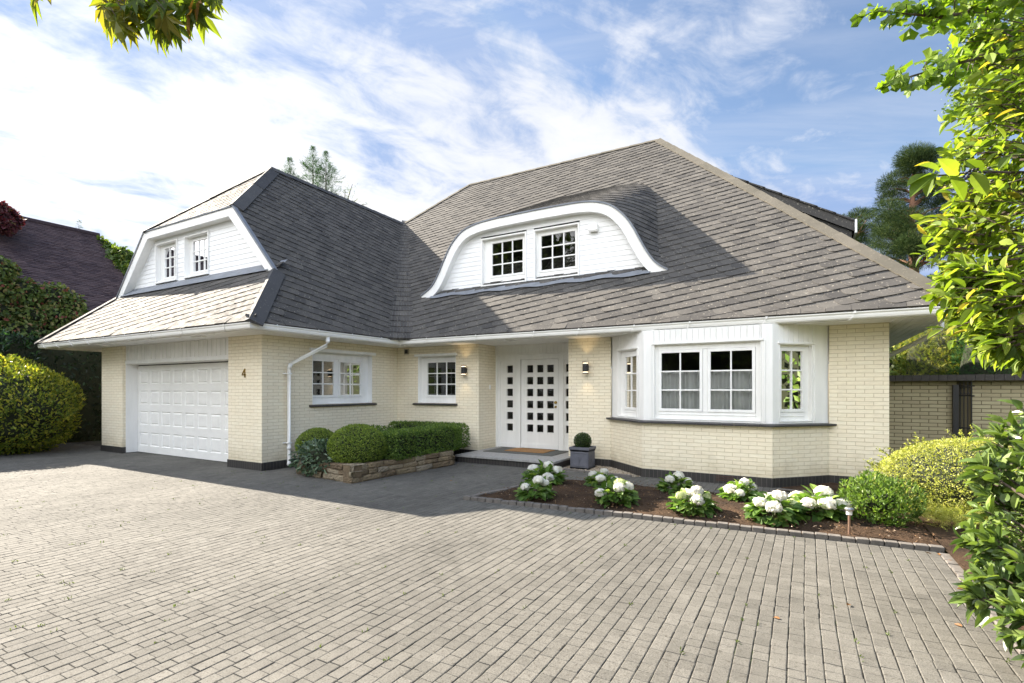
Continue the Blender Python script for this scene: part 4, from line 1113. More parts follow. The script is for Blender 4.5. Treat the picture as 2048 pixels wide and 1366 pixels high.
def downpipes():
    b = MB(); r = .034; y = 6.19
    b.tube([(XR + .60, 6.64, 2.44), (XR + .60, 6.64, 2.33), (XR + .585, 6.62, 2.27), (XR + .11, 6.22, 1.93), (XR + .085, 6.19, 1.87), (XR + .085, 6.19, .13), (XR + .10, 6.18, .09), (XR + .145, 6.15, .075)], [r * 1.2, r, r, r, r, r, r, r * 1.25], 14)
    for z in (2.36, .36): b.tube([((XR + .60) if z > 2 else XR + .085, 6.64 if z > 2 else y, z - .03), ((XR + .60) if z > 2 else XR + .085, 6.64 if z > 2 else y, z + .03)], r * 1.2, 14)
    b.tube([(XR + .10, 6.22, 1.925), (XR + .085, 6.19, 1.83)], r * 1.15, 14)
    o = b.build('downpipe', MAT['upvc'], house, smooth=True)
    for z in (1.74, .46):
        k = MB(); k.box(XR, XR + .12, y - .045, y + .045, z - .012, z + .012); k.box(XR, XR + .03, y - .075, y + .075, z - .012, z + .012); k.build('pipe_clip', MAT['upvc'], o, bevel=.003)
    b = MB(); X = XRE - .06
    b.tube([(X, 9.62, 2.44), (X, 9.62, 2.36), (X - .03, 9.66, 2.30), (XM1 + .12, 11.2, 1.98), (XM1 + .07, 11.3, 1.92), (XM1 + .07, 11.3, .0)], r, 12)
    b.build('downpipe', MAT['upvc'], house, smooth=True)
downpipes()
b = MB(); b.box(-8.13, -7.99, YM - .02, YM - .002, 2.265, 2.395); b.build('air_vent', simple('vent_frame', (.42, .38, .28), .7), house)
b = MB(); b.box(-8.105, -8.015, YM - .024, YM - .019, 2.285, 2.375); b.build('air_vent', MAT['black'], house)
for x0, x1, y in ((-1.16, -.90, BAY[1][1] - .02), (.70, .96, YM - .018)):
    b = MB()
    for i in range(3): b.box(x0, x1, y - .002, y + .003, .045 + i * .03, .062 + i * .03)
    b.build('air_brick', simple('terracotta', (.075, .045, .035), .8, .3, 20), house)
# ================================================================== THINGS AT THE HOUSE
def wall_lamp(x, label):
    z = 1.86; y = YM
    t = empty('wall_lamp', (x, y, z), label, 'wall lamp', 'up and down lamps beside the entrance')
    b = MB(); b.box(x - .035, x + .035, y - .03, y, z - .05, z + .05)
    b.lathe([(.001, -.075), (.055, -.075), (.055, .075), (.001, .075)], (x, y - .085, z), 20); b.build('body', MAT['black'], t)
    for s_ in (1, -1):
        b = MB(); b.lathe([(.048, .075 * s_), (.048, .095 * s_), (.001, .095 * s_)], (x, y - .085, z), 18); b.build('lens', MAT['glow'], t)
        b = MB(); b.lathe([(.001, .096 * s_), (.057, .096 * s_), (.057, .112 * s_), (.001, .113 * s_)], (x, y - .085, z), 20)
        b.build('end_cap', MAT['black'], t)
        ld = bpy.data.lights.new('lamp_light', 'SPOT'); ld.energy = 0.85; ld.color = (1, .74, .42); ld.spot_size = R(88); ld.spot_blend = .7; ld.shadow_soft_size = .02
        o = bpy.data.objects.new('lamp_light', ld); COL.objects.link(o); o.parent = t; o.location = (0, -.10, .13 * s_)
        o.rotation_euler = (R(180 + 8) if s_ > 0 else R(-8), 0, 0)
wall_lamp(-6.385, 'small black cylinder wall lamp glowing between the window and the front door')
wall_lamp(-3.575, 'small black cylinder wall lamp glowing between the front door and the bay')
def number():
    b = MB(); y = YW - .012; c = (-8.87, 1.745)
    def st(p, q, w):
        p, q = np.array(p) + c, np.array(q) + c; d = unit(q - p); n_ = np.array((-d[1], d[0])) * w
        P = [p - n_, q - n_, q + n_, p + n_]
        b.add([(u, y, v) for u, v in P] + [(u, y + .01, v) for u, v in P], [(0, 1, 2, 3), (0, 4, 5, 1), (1, 5, 6, 2), (2, 6, 7, 3), (3, 7, 4, 0)])
    st((.028, -.075), (.028, .078), .011); st((.024, .078), (-.052, -.022), .010); st((-.058, -.026), (.058, -.026), .010)
    st((.008, -.072), (.048, -.072), .006)
    tag(b.build('house_number', MAT['brass']), 'brass house number 4 on the brick pier right of the garage door', 'house number')
number()
def doorstep():
    t = empty('doorstep', (-5, 8.3, 0), 'low doorstep of pale concrete slabs on a dark brick riser before the front door', 'doorstep')
    x0, x1, y0 = -6.02, -3.86, 8.30
    b = MB(); xs = np.linspace(x0, x1, 5)
    for i in range(4):
        for ya, yb in ((y0, 8.95), (8.955, 9.6)): b.box(xs[i] + .002, xs[i + 1] - .002, ya, yb - .004, .108, .15 + .001 * ((i * 7) % 3))
    b.box(DX0 + .01, DX1 - .01, 9.6, DY - .005, .108, .149)
    b.build('slab', MAT['slab'], t, bevel=.005)
    b = MB(); strip(b, [(x0 + .03, 9.1), (x0 + .03, y0 + .03), (x1 - .03, y0 + .03), (x1 - .03, 9.18)], 0, .11); b.build('riser', MAT['plinth'], t)
doorstep()
def mat_(name, x0, x1, y0, y1, z, m, label):
    b = MB(); n = 24
    b.box(x0, x1, y0, y1, z, z + .012); tag(b.build(name, MAT[m], bevel=.004), label, 'doormat')
mat_('doormat', -5.80, -4.22, 8.98, 9.86, .1515, 'greymat', 'large thin grey mat lying under the brown doormat on the step')
mat_('doormat', -5.42, -4.52, 9.22, 9.78, .1640, 'coir', 'brown coir doormat lying in front of the white front door')
def pot():
    x0, x1, y0, y1, H_ = -3.70, -3.33, 8.63, 9.00, .40
    t = empty('square_planter', ((x0 + x1) / 2, (y0 + y1) / 2, 0), 'square lead grey planter with raised panels standing right of the doorstep', 'planter')
    b = MB(); c = .012
    b.box(x0 + c, x1 - c, y0 + c, y1 - c, .0, H_ - .05)
    for f in (0, 1):
        for (xa, xb, za, zb) in ((x0 + .004, x1 - .004, .0, .035), (x0 + .004, x1 - .004, H_ - .075, H_ - .045)): b.box(xa, xb, y0 + .004, y1 - .004, za, zb)
    fr = Fr((x0, y0 + c, 0), (1, 0, 0), (0, -1, 0)); fr2 = Fr((x1 - c, y0, 0), (0, 1, 0), (1, 0, 0))
    for q in (fr, fr2):
        for a in (.035, .325): b.box(a, a + .012, 0, .008, .06, .30, fr=q)
        for z in (.06, .29): b.box(.047, .325, 0, .008, z, z + .012, fr=q)
        for i in range(5):   # small rosette with a hanging swag
            a = 2 * pi * i / 5; b.box(.186 + .03 * cos(a) - .012, .186 + .03 * cos(a) + .012, 0, .007, .20 + .03 * sin(a) - .012, .20 + .03 * sin(a) + .012, fr=q)
        b.box(.176, .196, 0, .010, .12, .17, fr=q)
    b.build('body', MAT['leadpot'], t, bevel=.003)
    b = MB(); w = .022
    b.box(x0 - .006, x1 + .006, y0 - .006, y0 + w, H_ - .05, H_); b.box(x0 - .006, x1 + .006, y1 - w, y1 + .006, H_ - .05, H_)
    b.box(x0 - .006, x0 + w, y0 + w, y1 - w, H_ - .05, H_); b.box(x1 - w, x1 + .006, y0 + w, y1 - w, H_ - .05, H_)
    b.build('rim', MAT['leadpot'], t, bevel=.004)
    b = MB(); b.quad((x0 + w, y0 + w, H_ - .03), (x1 - w, y0 + w, H_ - .03), (x1 - w, y1 - w, H_ - .03), (x0 + w, y1 - w, H_ - .03)); b.build('soil', MAT_SOIL, t)
def soil_mat():
    m = M('bed_soil'); v = m.coord('Object')
    n1 = m.noise(v, 2.2, 5, .6); n2 = m.noise(v, 60, 5, .7); n3 = m.noise(v, 22, 4, .7)
    c = m.ramp(n1, (.35, (.036, .025, .018)), (.62, (.085, .054, .034)))
    c = m.mix(.9, c, m.ramp(n2, (.3, .45), (.65, 1.5)), 'MULTIPLY'); c = m.mix(m.ramp(n3, (.70, 0.0), (.76, .5)), c, (.20, .15, .10))
    m.set(Base_Color=c, Roughness=1.0, Specular_IOR_Level=.1); m.bump(m.math('ADD', n2, n3), 1.0, .03); return m.m
MAT_SOIL = soil_mat()
pot()
LM = {}
LM['box'] = leaf_mat('box_leaf', ((0, (.065, .11, .018)), (.5, (.155, .225, .034)), (1, (.33, .39, .07))), .35)
LM['box_dark'] = leaf_mat('dark_box_leaf', ((0, (.014, .03, .008)), (.5, (.035, .07, .014)), (1, (.075, .13, .022))), .25)
LM['hedge'] = leaf_mat('hedge_leaf', ((0, (.042, .08, .017)), (.55, (.105, .18, .032)), (1, (.24, .33, .07))), .3)
LM['hellebore'] = leaf_mat('hellebore_leaf', ((0, (.04, .07, .04)), (.6, (.09, .15, .085)), (1, (.25, .33, .20))), .15, .3, spec=.6)
LM['gold'] = leaf_mat('golden_leaf', ((0, (.05, .085, .012)), (.4, (.14, .19, .025)), (.75, (.34, .34, .04)), (1, (.55, .46, .07))), .35)
LM['lon'] = leaf_mat('lonicera_leaf', ((0, (.12, .15, .03)), (.5, (.36, .39, .09)), (1, (.62, .58, .18))), .4)
LM['dark'] = leaf_mat('dark_hedge_leaf', ((0, (.006, .013, .006)), (.6, (.014, .030, .010)), (1, (.035, .07, .022))), .2)
LM['laurel'] = leaf_mat('laurel_leaf', ((0, (.018, .05, .018)), (.6, (.035, .09, .03)), (1, (.075, .16, .05))), .25, .25, spec=.6)
LM['shrub'] = leaf_mat('small_shrub_leaf', ((0, (.05, .09, .018)), (.5, (.11, .19, .035)), (1, (.24, .33, .08))), .4)
LM['hyd'] = leaf_mat('hydrangea_leaf', ((0, (.05, .10, .022)), (.6, (.11, .20, .04)), (1, (.28, .38, .09))), .42)
LM['petal'] = leaf_mat('white_petal', ((0, (.82, .80, .70)), (.6, (.92, .90, .85)), (1, (.94, .93, .91))), .5, .6, (1.0, 1.0, .95), .2)
LM['petal_green'] = leaf_mat('greenish_petal', ((0, (.45, .52, .20)), (1, (.72, .76, .45))), .3, .6, (1, 1, .8), .2)
LM['near'] = leaf_mat('privet_leaf', ((0, (.06, .105, .015)), (.5, (.16, .235, .03)), (.93, (.32, .38, .07)), (1, (.36, .30, .06))), .45, .5, (1.7, 1.7, .6), .22)
LM['rhodo'] = leaf_mat('rhododendron_leaf', ((0, (.05, .09, .025)), (.5, (.12, .18, .045)), (1, (.24, .31, .09))), .3, .25, (1.5, 1.6, .6), .4)
LM['ginkgo'] = leaf_mat('ginkgo_leaf', ((0, (.09, .16, .02)), (1, (.22, .31, .04))), .5, .5, (1.6, 1.7, .5))
LM['maple'] = leaf_mat('maple_leaf', ((0, (.07, .12, .02)), (.6, (.16, .21, .03)), (.93, (.22, .20, .035)), (1, (.28, .10, .05))), .55, .5, (1.6, 1.5, .5))
LM['conifer'] = leaf_mat('cypress_spray', ((0, (.014, .045, .014)), (.6, (.03, .085, .022)), (1, (.07, .15, .035))), .25, .8, spec=.08)
LM['pine'] = leaf_mat('pine_needle', ((0, (.014, .030, .011)), (.6, (.042, .068, .021)), (1, (.115, .145, .045))), .06, .8, spec=.08)
LM['creeper'] = leaf_mat('creeper_leaf', ((0, (.05, .09, .02)), (.45, (.12, .17, .04)), (.72, (.22, .24, .07)), (.85, (.24, .13, .07)), (1, (.26, .07, .06))), .3)
LM['redcreeper'] = leaf_mat('red_creeper_leaf', ((0, (.045, .012, .016)), (.6, (.10, .022, .028)), (1, (.09, .08, .03))), .35, .5, (1.6, .9, .8))
LM['ivy_lit'] = leaf_mat('lit_creeper_leaf', ((0, (.04, .08, .015)), (.5, (.10, .16, .03)), (1, (.25, .28, .05))), .35)
LM['fern'] = leaf_mat('fern_leaf', ((0, (.015, .04, .015)), (1, (.04, .10, .04))), .3)
LM['dry'] = leaf_mat('dry_leaf', ((0, (.10, .045, .015)), (.6, (.24, .11, .03)), (1, (.38, .26, .09))), .2)
LM['varieg'] = leaf_mat('variegated_leaf', ((0, (.06, .11, .03)), (.5, (.18, .26, .06)), (1, (.55, .55, .30))), .35)
# topiary ball in the pot
t = empty('topiary_ball', (-3.515, 8.815, .37), 'small clipped box ball growing in the square lead grey planter', 'plant')
leafbush(t, (-3.515, 8.815, .50), (.155, .155, .150), 2600, .020, .013, LM['box_dark'], .03, .38, depth=.1, up=.1)
b = MB(); b.tube([(-3.515, 8.815, .36), (-3.515, 8.815, .45)], .012, 6); b.build('stem', MAT['bark'], t)
# ---- raised bed with its rubble stone wall
def stone_mat():
    m = M('rubble_limestone'); v = m.coord('Object'); r = m.attr()
    c = m.ramp(r, (0, (.17, .12, .07)), (.4, (.29, .22, .13)), (.75, (.34, .28, .19)), (1, (.25, .22, .18)))
    n1 = m.noise(v, 5, 6, .7); n2 = m.noise(v, 30, 5, .7)
    c = m.mix(.8, c, m.ramp(n1, (.3, .42), (.65, 1.1)), 'MULTIPLY'); c = m.mix(.5, c, m.ramp(n2, (.3, .5), (.7, 1.1)), 'MULTIPLY')
    c = m.mix(m.ramp(m.noise(v, 3.5, 4), (.58, 0.0), (.7, .45)), c, (.05, .06, .02))
    m.set(Base_Color=c, Roughness=.95); m.bump(m.math('ADD', m.math('MULTIPLY', n1, 2), n2), .9, .02); return m.m
def raised_bed():
    import bmesh
    t = empty('raised_bed', (-7, 6.8, 0), 'low rubble stone raised bed holding clipped box in the angle of the house', 'raised bed')
    sm = stone_mat(); rs = np.random.default_rng(5)
    def run(p, q, H0, H1, th=.20):
        p, q = np.array(p), np.array(q); ln = np.linalg.norm(q - p); d = (q - p) / ln; n_ = np.array((d[1], -d[0]))
        b = MB(); z = 0.0; c = 0
        hs = [.10, .085, .095, .08, .09]
        zt = 0
        while zt < max(H0, H1) - .01:
            h = hs[c % 5]; u = -rs.uniform(0, .05)
            while u < ln:
                w = rs.uniform(.16, .46); u1 = min(u + w, ln + .02); H = H0 + (H1 - H0) * (u / ln)
                if zt + h * .6 < H:
                    top = min(zt + h, H + rs.uniform(-.01, .015)); off = rs.uniform(-.018, .022)
                    nu, nz = 7, 4; P = []; val = rs.random(); tilt = rs.normal() * .006
                    for j in range(nz + 1):
                        for i in range(nu + 1):
                            a, e_ = i / nu, j / nz
                            edge = min(a, 1 - a) * (u1 - u) / .02; edge2 = min(e_, 1 - e_) * (top - zt) / .014
                            bul = -.013 * (1 - min(1, edge)) ** 2 - .013 * (1 - min(1, edge2)) ** 2 + rs.normal() * .0045
                            pp = p + d * (u + .004 + (u1 - u - .008) * a + rs.normal() * .003) + n_ * (off + bul)
                            P.append((pp[0], pp[1], zt + .003 + (top - zt - .006) * e_ + tilt * (a - .5) + rs.normal() * .002))
                    k = len(P); F = [(j * (nu + 1) + i, j * (nu + 1) + i + 1, (j + 1) * (nu + 1) + i + 1, (j + 1) * (nu + 1) + i) for j in range(nz) for i in range(nu)]
                    tp = [P[nz * (nu + 1) + i] for i in range(nu + 1)]
                    P += [(x - n_[0] * th, y - n_[1] * th, zz + rs.normal() * .004) for x, y, zz in tp]
                    F += [(nz * (nu + 1) + i, nz * (nu + 1) + i + 1, k + i + 1, k + i) for i in range(nu)]
                    b.add(P, F, None, val)
                u = u1
            zt += h; c += 1
        A, B = p - n_ * .03, q - n_ * .03; Cc, Dd = p - n_ * th, q - n_ * th
        b.add([(*A, 0), (*B, 0), (*B, H1 - .015), (*A, H0 - .015), (*Cc, 0), (*Dd, 0), (*Dd, H1 - .02), (*Cc, H0 - .02)], [(0, 1, 2, 3), (3, 2, 6, 7), (5, 4, 7, 6), (4, 0, 3, 7), (1, 5, 6, 2)], None, .1)
        b.build('stone_wall', sm, t)
    run((-7.5, 5.76), (-6.02, 5.60), .22, .29); run((-6.02, 5.60), (-5.80, 7.95), .29, .30); run((-5.80, 7.95), (-6.15, 8.35), .30, .28)
    run((-8.2, 6.35), (-7.5, 5.76), .14, .22)
    b = MB(); pts = [(-7.5, 5.85), (-6.1, 5.70), (-5.9, 7.95), (-6.2, 8.45), (-6.2, 9.15), (-8.32, 9.15), (-8.32, 6.4)]
    b.add([(x, y, .225) for x, y in pts], [tuple(range(len(pts)))]); b.build('soil', MAT_SOIL, t)
    b = MB(); pts = [(-6.2, 8.3), (-6.0, 8.3), (-6.0, 9.18), (-6.25, 9.18)]; b.add([(x, y, .10) for x, y in pts], [(0, 1, 2, 3)]); b.build('soil', MAT_SOIL, t)
raised_bed()
t = empty('box_ball', (-6.42, 6.08, .25), 'larger clipped box ball at the front corner of the stone raised bed', 'shrub', 'clipped box balls in the raised bed')
leafbush(t, (-6.42, 6.10, .50), (.47, .47, .365), 15000, .026, .016, LM['box'], .035, .20, depth=.10, up=.15, cs=.9)
t = empty('box_ball', (-7.56, 6.22, .25), 'smaller clipped box ball beside the white downpipe', 'shrub', 'clipped box balls in the raised bed')
leafbush(t, (-7.58, 6.26, .44), (.36, .36, .31), 9500, .026, .016, LM['box'], .035, .16, depth=.10, up=.15, cs=.9)
def boxhedge(label, x0, x1, y0, y1, z0, z1, n, mat, ln=.04, wd=.024):
    t = empty('box_hedge', ((x0 + x1) / 2, (y0 + y1) / 2, z0), label, 'hedge', 'clipped hedges in the raised bed')
    c = np.array(((x0 + x1) / 2, (y0 + y1) / 2, (z0 + z1) / 2)); h = np.array(((x1 - x0) / 2, (y1 - y0) / 2, (z1 - z0) / 2))
    d = rng.uniform(-1, 1, (n, 3)); ax = rng.choice(3, n, p=np.array((h[1] * h[2], h[0] * h[2], h[0] * h[1])) / (h[1] * h[2] + h[0] * h[2] + h[0] * h[1])); sg = np.sign(d[np.arange(n), ax]); d[np.arange(n), ax] = sg
    N = np.zeros((n, 3)); N[np.arange(n), ax] = sg
    r = unit(d * h + 1e-9); q = d / np.maximum(1, np.linalg.norm(np.abs(d) ** 3, axis=1, keepdims=True) ** (1 / 3) * .93)
    lp = Lump(9, 2.2); P = c + q * h * (1 + .05 * lp(d * h * 3))[:, None] - N * (rng.random(n) ** 2 * .07)[:, None]
    D = unit(N * .6 + jit(n, .6) + (0, 0, .45))
    leaves('foliage', P, D, unit(N + jit(n, .5)), ln * (.7 + .6 * rng.random(n)), wd * (.7 + .6 * rng.random(n)), mat, t, 'kite', np.clip(.5 + rng.normal(size=n) * .24, 0, 1))
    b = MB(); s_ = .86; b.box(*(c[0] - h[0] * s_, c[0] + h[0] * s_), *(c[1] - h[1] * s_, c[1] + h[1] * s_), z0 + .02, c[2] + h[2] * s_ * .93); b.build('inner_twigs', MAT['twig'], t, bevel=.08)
boxhedge('clipped dark green hedge along the front of the stone raised bed', -6.38, -5.86, 6.35, 8.30, .27, .72, 13000, LM['hedge'])
boxhedge('clipped dark green hedge at the back of the raised bed below the small window', -8.0, -6.1, 8.45, 8.95, .25, .72, 7000, LM['hedge'])
t = empty('hellebore', (-7.0, 5.9, .2), 'glossy dark leafy plant spilling over the left end of the stone raised bed', 'plant')
P, N, lp, dep = blob_points((-7.03, 5.86, .30), (.50, .30, .27), 900, .18, .4, .05)
m_ = len(P); leaves('foliage', P, unit(N * .8 + jit(m_, .5) + (0, 0, -.1)), unit(N * .6 + jit(m_, .4) + (0, 0, .8)), .085 * (.7 + .6 * rng.random(m_)), .034, LM['hellebore'], t, 'oval')
core('inner_twigs', (-7.03, 5.86, .28), (.50, .30, .27), lp, .18, t, .7, .05)
t = empty('hedge_shrub', (-7.6, 8.3, .25), 'loose dark shrub growing between the raised bed hedges', 'shrub')
leafbush(t, (-7.3, 7.4, .42), (.55, .55, .30), 2200, .05, .028, LM['hedge'], .2, .25, up=.8)
# ================================================================== FRONT BED
def front_bed():
    n = 60; m = 26; P = []
    A, B, C_, D_ = np.array((-3.80, 5.62)), np.array((1.10, 5.92)), np.array((1.10, 7.58)), np.array((-3.38, 7.52))
    lp = Lump(12, 2.5)
    for j in range(m + 1):
        for i in range(n + 1):
            q = (A + (B - A) * i / n) * (1 - j / m) + (D_ + (C_ - D_) * i / n) * (j / m)
            e_ = min(i / n, 1 - i / n, j / m * .5, (1 - j / m) * .5)
            P.append((q[0], q[1], .018 + .07 * min(1, e_ * 7) * (.7 + .5 * float(lp(np.array([[q[0], q[1], 0]]))[0])) + rng.normal() * .006))
    b = MB(); b.add(P, [(j * (n + 1) + i, j * (n + 1) + i + 1, (j + 1) * (n + 1) + i + 1, (j + 1) * (n + 1) + i) for j in range(m) for i in range(n)])
    o = tag(b.build('flower_bed_soil', MAT_SOIL, smooth=True), kind='structure')
    # side bed running down the right edge of the driveway and round the end of the house
    b = MB(); b.add([(1.12, -3, .02), (4.5, -3, .02), (4.5, 10.4, .04), (1.10, 10.4, .04), (1.10, 5.9, .03)], [(0, 1, 2, 3, 4)]); tag(b.build('side_bed_soil', MAT_SOIL), kind='structure')
    b = MB(); b.add([(-.25, 8.45, .02), (-.35, 8.22, .012), (1.10, 8.12, .012), (1.10, 9.2, .03), (.4, 9.2, .03)], [(0, 1, 2, 3, 4)]); tag(b.build('border_soil', MAT_SOIL), kind='structure')
    # crumbs of bark mulch and small stones
    k = 2600; a = rng.random(k); c = rng.random(k); Q = (A + (B - A) * a[:, None]) * (1 - c[:, None]) + (D_ + (C_ - D_) * a[:, None]) * c[:, None]
    PP = np.concatenate([Q, np.full((k, 1), .062) + rng.random((k, 1)) * .02], 1)
    mm = leaf_mat('mulch_chip', ((0, (.035, .02, .012)), (.6, (.12, .065, .03)), (.9, (.20, .12, .06)), (1, (.35, .30, .24))), 0.02, .9)
    ch = leaves('mulch', PP, jit(k, 1) * (1, 1, .4), jit(k, .5) + (0, 0, 1), .012 + .03 * rng.random(k), .012, mm); tag(ch, kind='stuff')
front_bed()
def kerb(label, pts, h=.045, w=.075, ln=.11, mat='kerb'):
    t = MB(); rs = np.random.default_rng(len(label))
    for p, q in zip(pts[:-1], pts[1:]):
        p, q = np.array(p), np.array(q); L_ = np.linalg.norm(q - p); d = (q - p) / L_; n_ = np.array((d[1], -d[0])); k = max(1, int(L_ / ln)); f = Fr((p[0], p[1], 0), (d[0], d[1], 0), (n_[0], n_[1], 0))
        for i in range(k):
            a, c = L_ * i / k + .004, L_ * (i + 1) / k - .004; o_ = rs.normal() * .004
            t.box(a, c, -w / 2 + o_, w / 2 + o_, -.02, h + rs.normal() * .0035, fr=f)
    return tag(t.build('bed_edging', MAT[mat], bevel=.006), label, 'edging', 'brick edgings of the beds')
kerb('long line of dark edging bricks along the front of the hydrangea bed', [(-3.88, 5.56), (1.10, 5.87)])
kerb('short line of edging bricks up the left end of the hydrangea bed', [(-3.83, 5.66), (-3.43, 7.5)], .035)
kerb('line of flat edging bricks down the right side of the driveway', [(1.10, 5.80), (1.07, -2.5)], .012, .11)
kerb('low grey edging round the gravel beside the square planter', [(-3.72, 8.42), (-2.45, 8.30)], .035, .05, .4)
kerb('low grey edging of the soil strip right of the bay', [(-.32, 8.28), (1.1, 8.14)], .03, .05, .4)
def gravel():
    b = MB(); pts = [(-3.83, 8.45), (-2.42, 8.33), (-2.34, 8.42), (-3.08, 9.18), (-3.83, 9.18)]
    b.add([(x, y, .004) for x, y in pts], [tuple(range(5))]); o = tag(b.build('gravel', MAT['gravel']), kind='stuff')
    k = 1800; a = rng.random((k, 2)); X = -3.83 + a[:, 0] * 1.5; Y = 8.36 + a[:, 1] * .82; keep = (X + 2.34) / .74 + (Y - 8.42) / .76 < 0.0 + 0 * X
    keep = ((X < -3.08) | ((Y - 8.42) < (-2.34 - X) * 1.03)) & (Y > 8.45 - (X + 3.83) * .085)
    X, Y = X[keep], Y[keep]; b = MB()
    for x, y in zip(X, Y):
        r = .006 + .009 * rng.random(); q = rng.normal(size=(6, 3)) * .2
        P = [np.array((x, y, .008)) + r * (np.array(v) + w) for v, w in zip(((1, 0, 0), (0, 1, 0), (-1, 0, 0), (0, -1, 0), (0, 0, .8), (0, 0, -.8)), q)]
        b.add(P, [(0, 1, 4), (1, 2, 4), (2, 3, 4), (3, 0, 4), (1, 0, 5), (2, 1, 5), (3, 2, 5), (0, 3, 5)], None, float(rng.random()))
    b.build('pebbles', slate_mat('pebble', (.20, .15, .09), (.46, .40, .32), (.5, .47, .4), .8), o)
gravel()
def hydrangea(x, y, s, heads, label, seed, green=0.0):
    rs = np.random.default_rng(seed)
    t = empty('hydrangea', (x, y, .05), label, 'hydrangea', 'white hydrangeas in the front bed')
    n = int(190 * s); d = unit(rs.normal(size=(n, 3)) * (1, 1, .8)); d[:, 2] = np.abs(d[:, 2]) * .95 + .02
    P = np.array((x, y, .06)) + d * np.array((.24, .24, .22)) * s * (.35 + .65 * rs.random(n) ** .5)[:, None]
    D = unit(d * (1, 1, .5) + rs.normal(size=(n, 3)) * .35); N = unit(np.array((0, 0, 1.0)) + d * .5 + rs.normal(size=(n, 3)) * .3)
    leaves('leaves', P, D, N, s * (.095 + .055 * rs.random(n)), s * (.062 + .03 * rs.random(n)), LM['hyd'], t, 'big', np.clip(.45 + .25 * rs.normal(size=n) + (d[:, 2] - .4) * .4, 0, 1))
    b = MB()
    for i in range(heads):
        a = 2 * pi * (i + rs.random() * .6) / max(heads - 1, 1); el = rs.uniform(.15, .9) if i else 1.35
        c = np.array((x + .23 * s * cos(a) * cos(el), y + .23 * s * sin(a) * cos(el),   .09 + .19 * s * sin(el) + .02)); r = s * rs.uniform(.066, .092)
        b.tube([(x, y, .03), tuple((c + (x, y, .06)) / 2), tuple(c)], .006, 5)
        m = 115; q = unit(rs.normal(size=(m, 3))); q[:, 2] = np.where(q[:, 2] < -.45, -q[:, 2], q[:, 2])
        PP = c + q * np.array((1, 1, .82)) * r * (.84 + .22 * rs.random((m, 1)))
        tan_ = unit(np.cross(q, rs.normal(size=(m, 3)))); 
        g = rs.random() < green
        o = leaves('flower_head', PP, tan_, unit(q + rs.normal(size=(m, 3)) * .3), .040 * s ** .5, .040 * s ** .5, LM['petal_green' if g else 'petal'], t, 'floret', rs.random(m))
        import bmesh
        bm = bmesh.new(); bmesh.ops.create_icosphere(bm, subdivisions=2, radius=r * .78); bmesh.ops.scale(bm, vec=(1, 1, .82), verts=bm.verts); bmesh.ops.translate(bm, vec=tuple(c), verts=bm.verts)
        me = bpy.data.meshes.new('flower_core'); bm.to_mesh(me); bm.free(); link('flower_core', me, LM['petal_green' if g else 'petal'], o)
    b.build('stem', MAT['stem'], t)
HY = [(-3.36, 6.95, 1.25, 7, 'dark-leaved white hydrangea just in front of the doorstep corner', 11, .1),
      (-3.02, 5.98, 1.0, 6, 'small white hydrangea nearest the left tip of the bed', 12, 0),
      (-2.52, 7.10, .95, 5, 'sparse white hydrangea in front of the square lead planter', 13, .2),
      (-2.02, 6.22, 1.10, 7, 'white and lime hydrangea in the shade edge, second along the front kerb', 14, .3),
      (-1.50, 7.22, 1.0, 6, 'white hydrangea under the left end of the bay', 15, .2),
      (-1.10, 6.20, 1.05, 7, 'white and lime hydrangea, third along the front kerb', 16, .3),
      (-.68, 7.12, 1.05, 7, 'round white hydrangea under the middle of the bay', 17, 0),
      (-.27, 6.25, 1.15, 7, 'creamy hydrangea close to the kerb left of the solar light', 18, .2),
      (.15, 6.62, 1.30, 12, 'largest white hydrangea crowded with blooms behind the solar light', 19, 0)]
for x, y, s_, *r_ in HY: hydrangea(x, y - .05, s_ * .84, max(4, int(r_[0] * .8)), *r_[1:])
def solar():
    x, y = .40, 6.0
    t = empty('solar_light', (x, y, .02), 'copper stake solar light standing in the front bed by the kerb', 'garden light')
    b = MB(); b.tube([(x, y, 0), (x, y, .22)], .012, 10); b.build('stake', simple('copper_tube', (.46, .30, .22), .4, .2, 20, 0, .8), t)
    b = MB(); b.lathe([(.001, .22), (.026, .22), (.026, .262), (.001, .262)], (x, y, 0), 16); b.build('lens', MAT['upvc'], t)
    b = MB(); b.lathe([(.001, .262), (.042, .262), (.042, .278), (.03, .29), (.001, .292)], (x, y, 0), 18); b.build('cap', MAT['steel'], t)
solar()
# ---- other planting at the right-hand end
t = empty('small_shrub', (.66, 6.62, .03), 'bushy green shrub between the largest hydrangea and the golden mound', 'shrub')
leafbush(t, (.70, 6.68, .25), (.37, .36, .31), 3000, .045, .019, LM['shrub'], .3, .02, depth=.75, up=.9, kind='oval', cs=.4, f=4)
t = empty('seedling', (1.02, 6.72, .03), 'single leafy seedling on the bare soil right of the bushy shrub', 'plant')
b = MB(); pts = [(1.02, 6.72, .02), (1.03, 6.71, .12), (1.06, 6.70, .20)]; b.tube(pts, .004, 5); b.build('stem', MAT['stem'], t)
n = 26; hh = rng.random(n); leaves('foliage', np.stack([1.02 + .04 * hh, 6.72 - .02 * hh, .05 + .15 * hh], 1), jit(n, .8) + (0, 0, .4), jit(n, .4) + (0, 0, 1), .06, .026, LM['shrub'], t, 'oval')
t = empty('lonicera_mound', (1.6, 8.1, .05), 'broad yellow green mound of tiny leaves at the end of the house', 'shrub')
lp = leafbush(t, (1.74, 7.62, .38), (1.02, .80, .52), 34000, .024, .012, LM['lon'], .12, .03, depth=.22, up=.3, cs=.86, f=2.5)
shoots(t, (1.74, 7.62, .38), np.array((1.02, .80, .52)), 150, .17, LM['lon'], .026, .015, .3, 3, per=20)
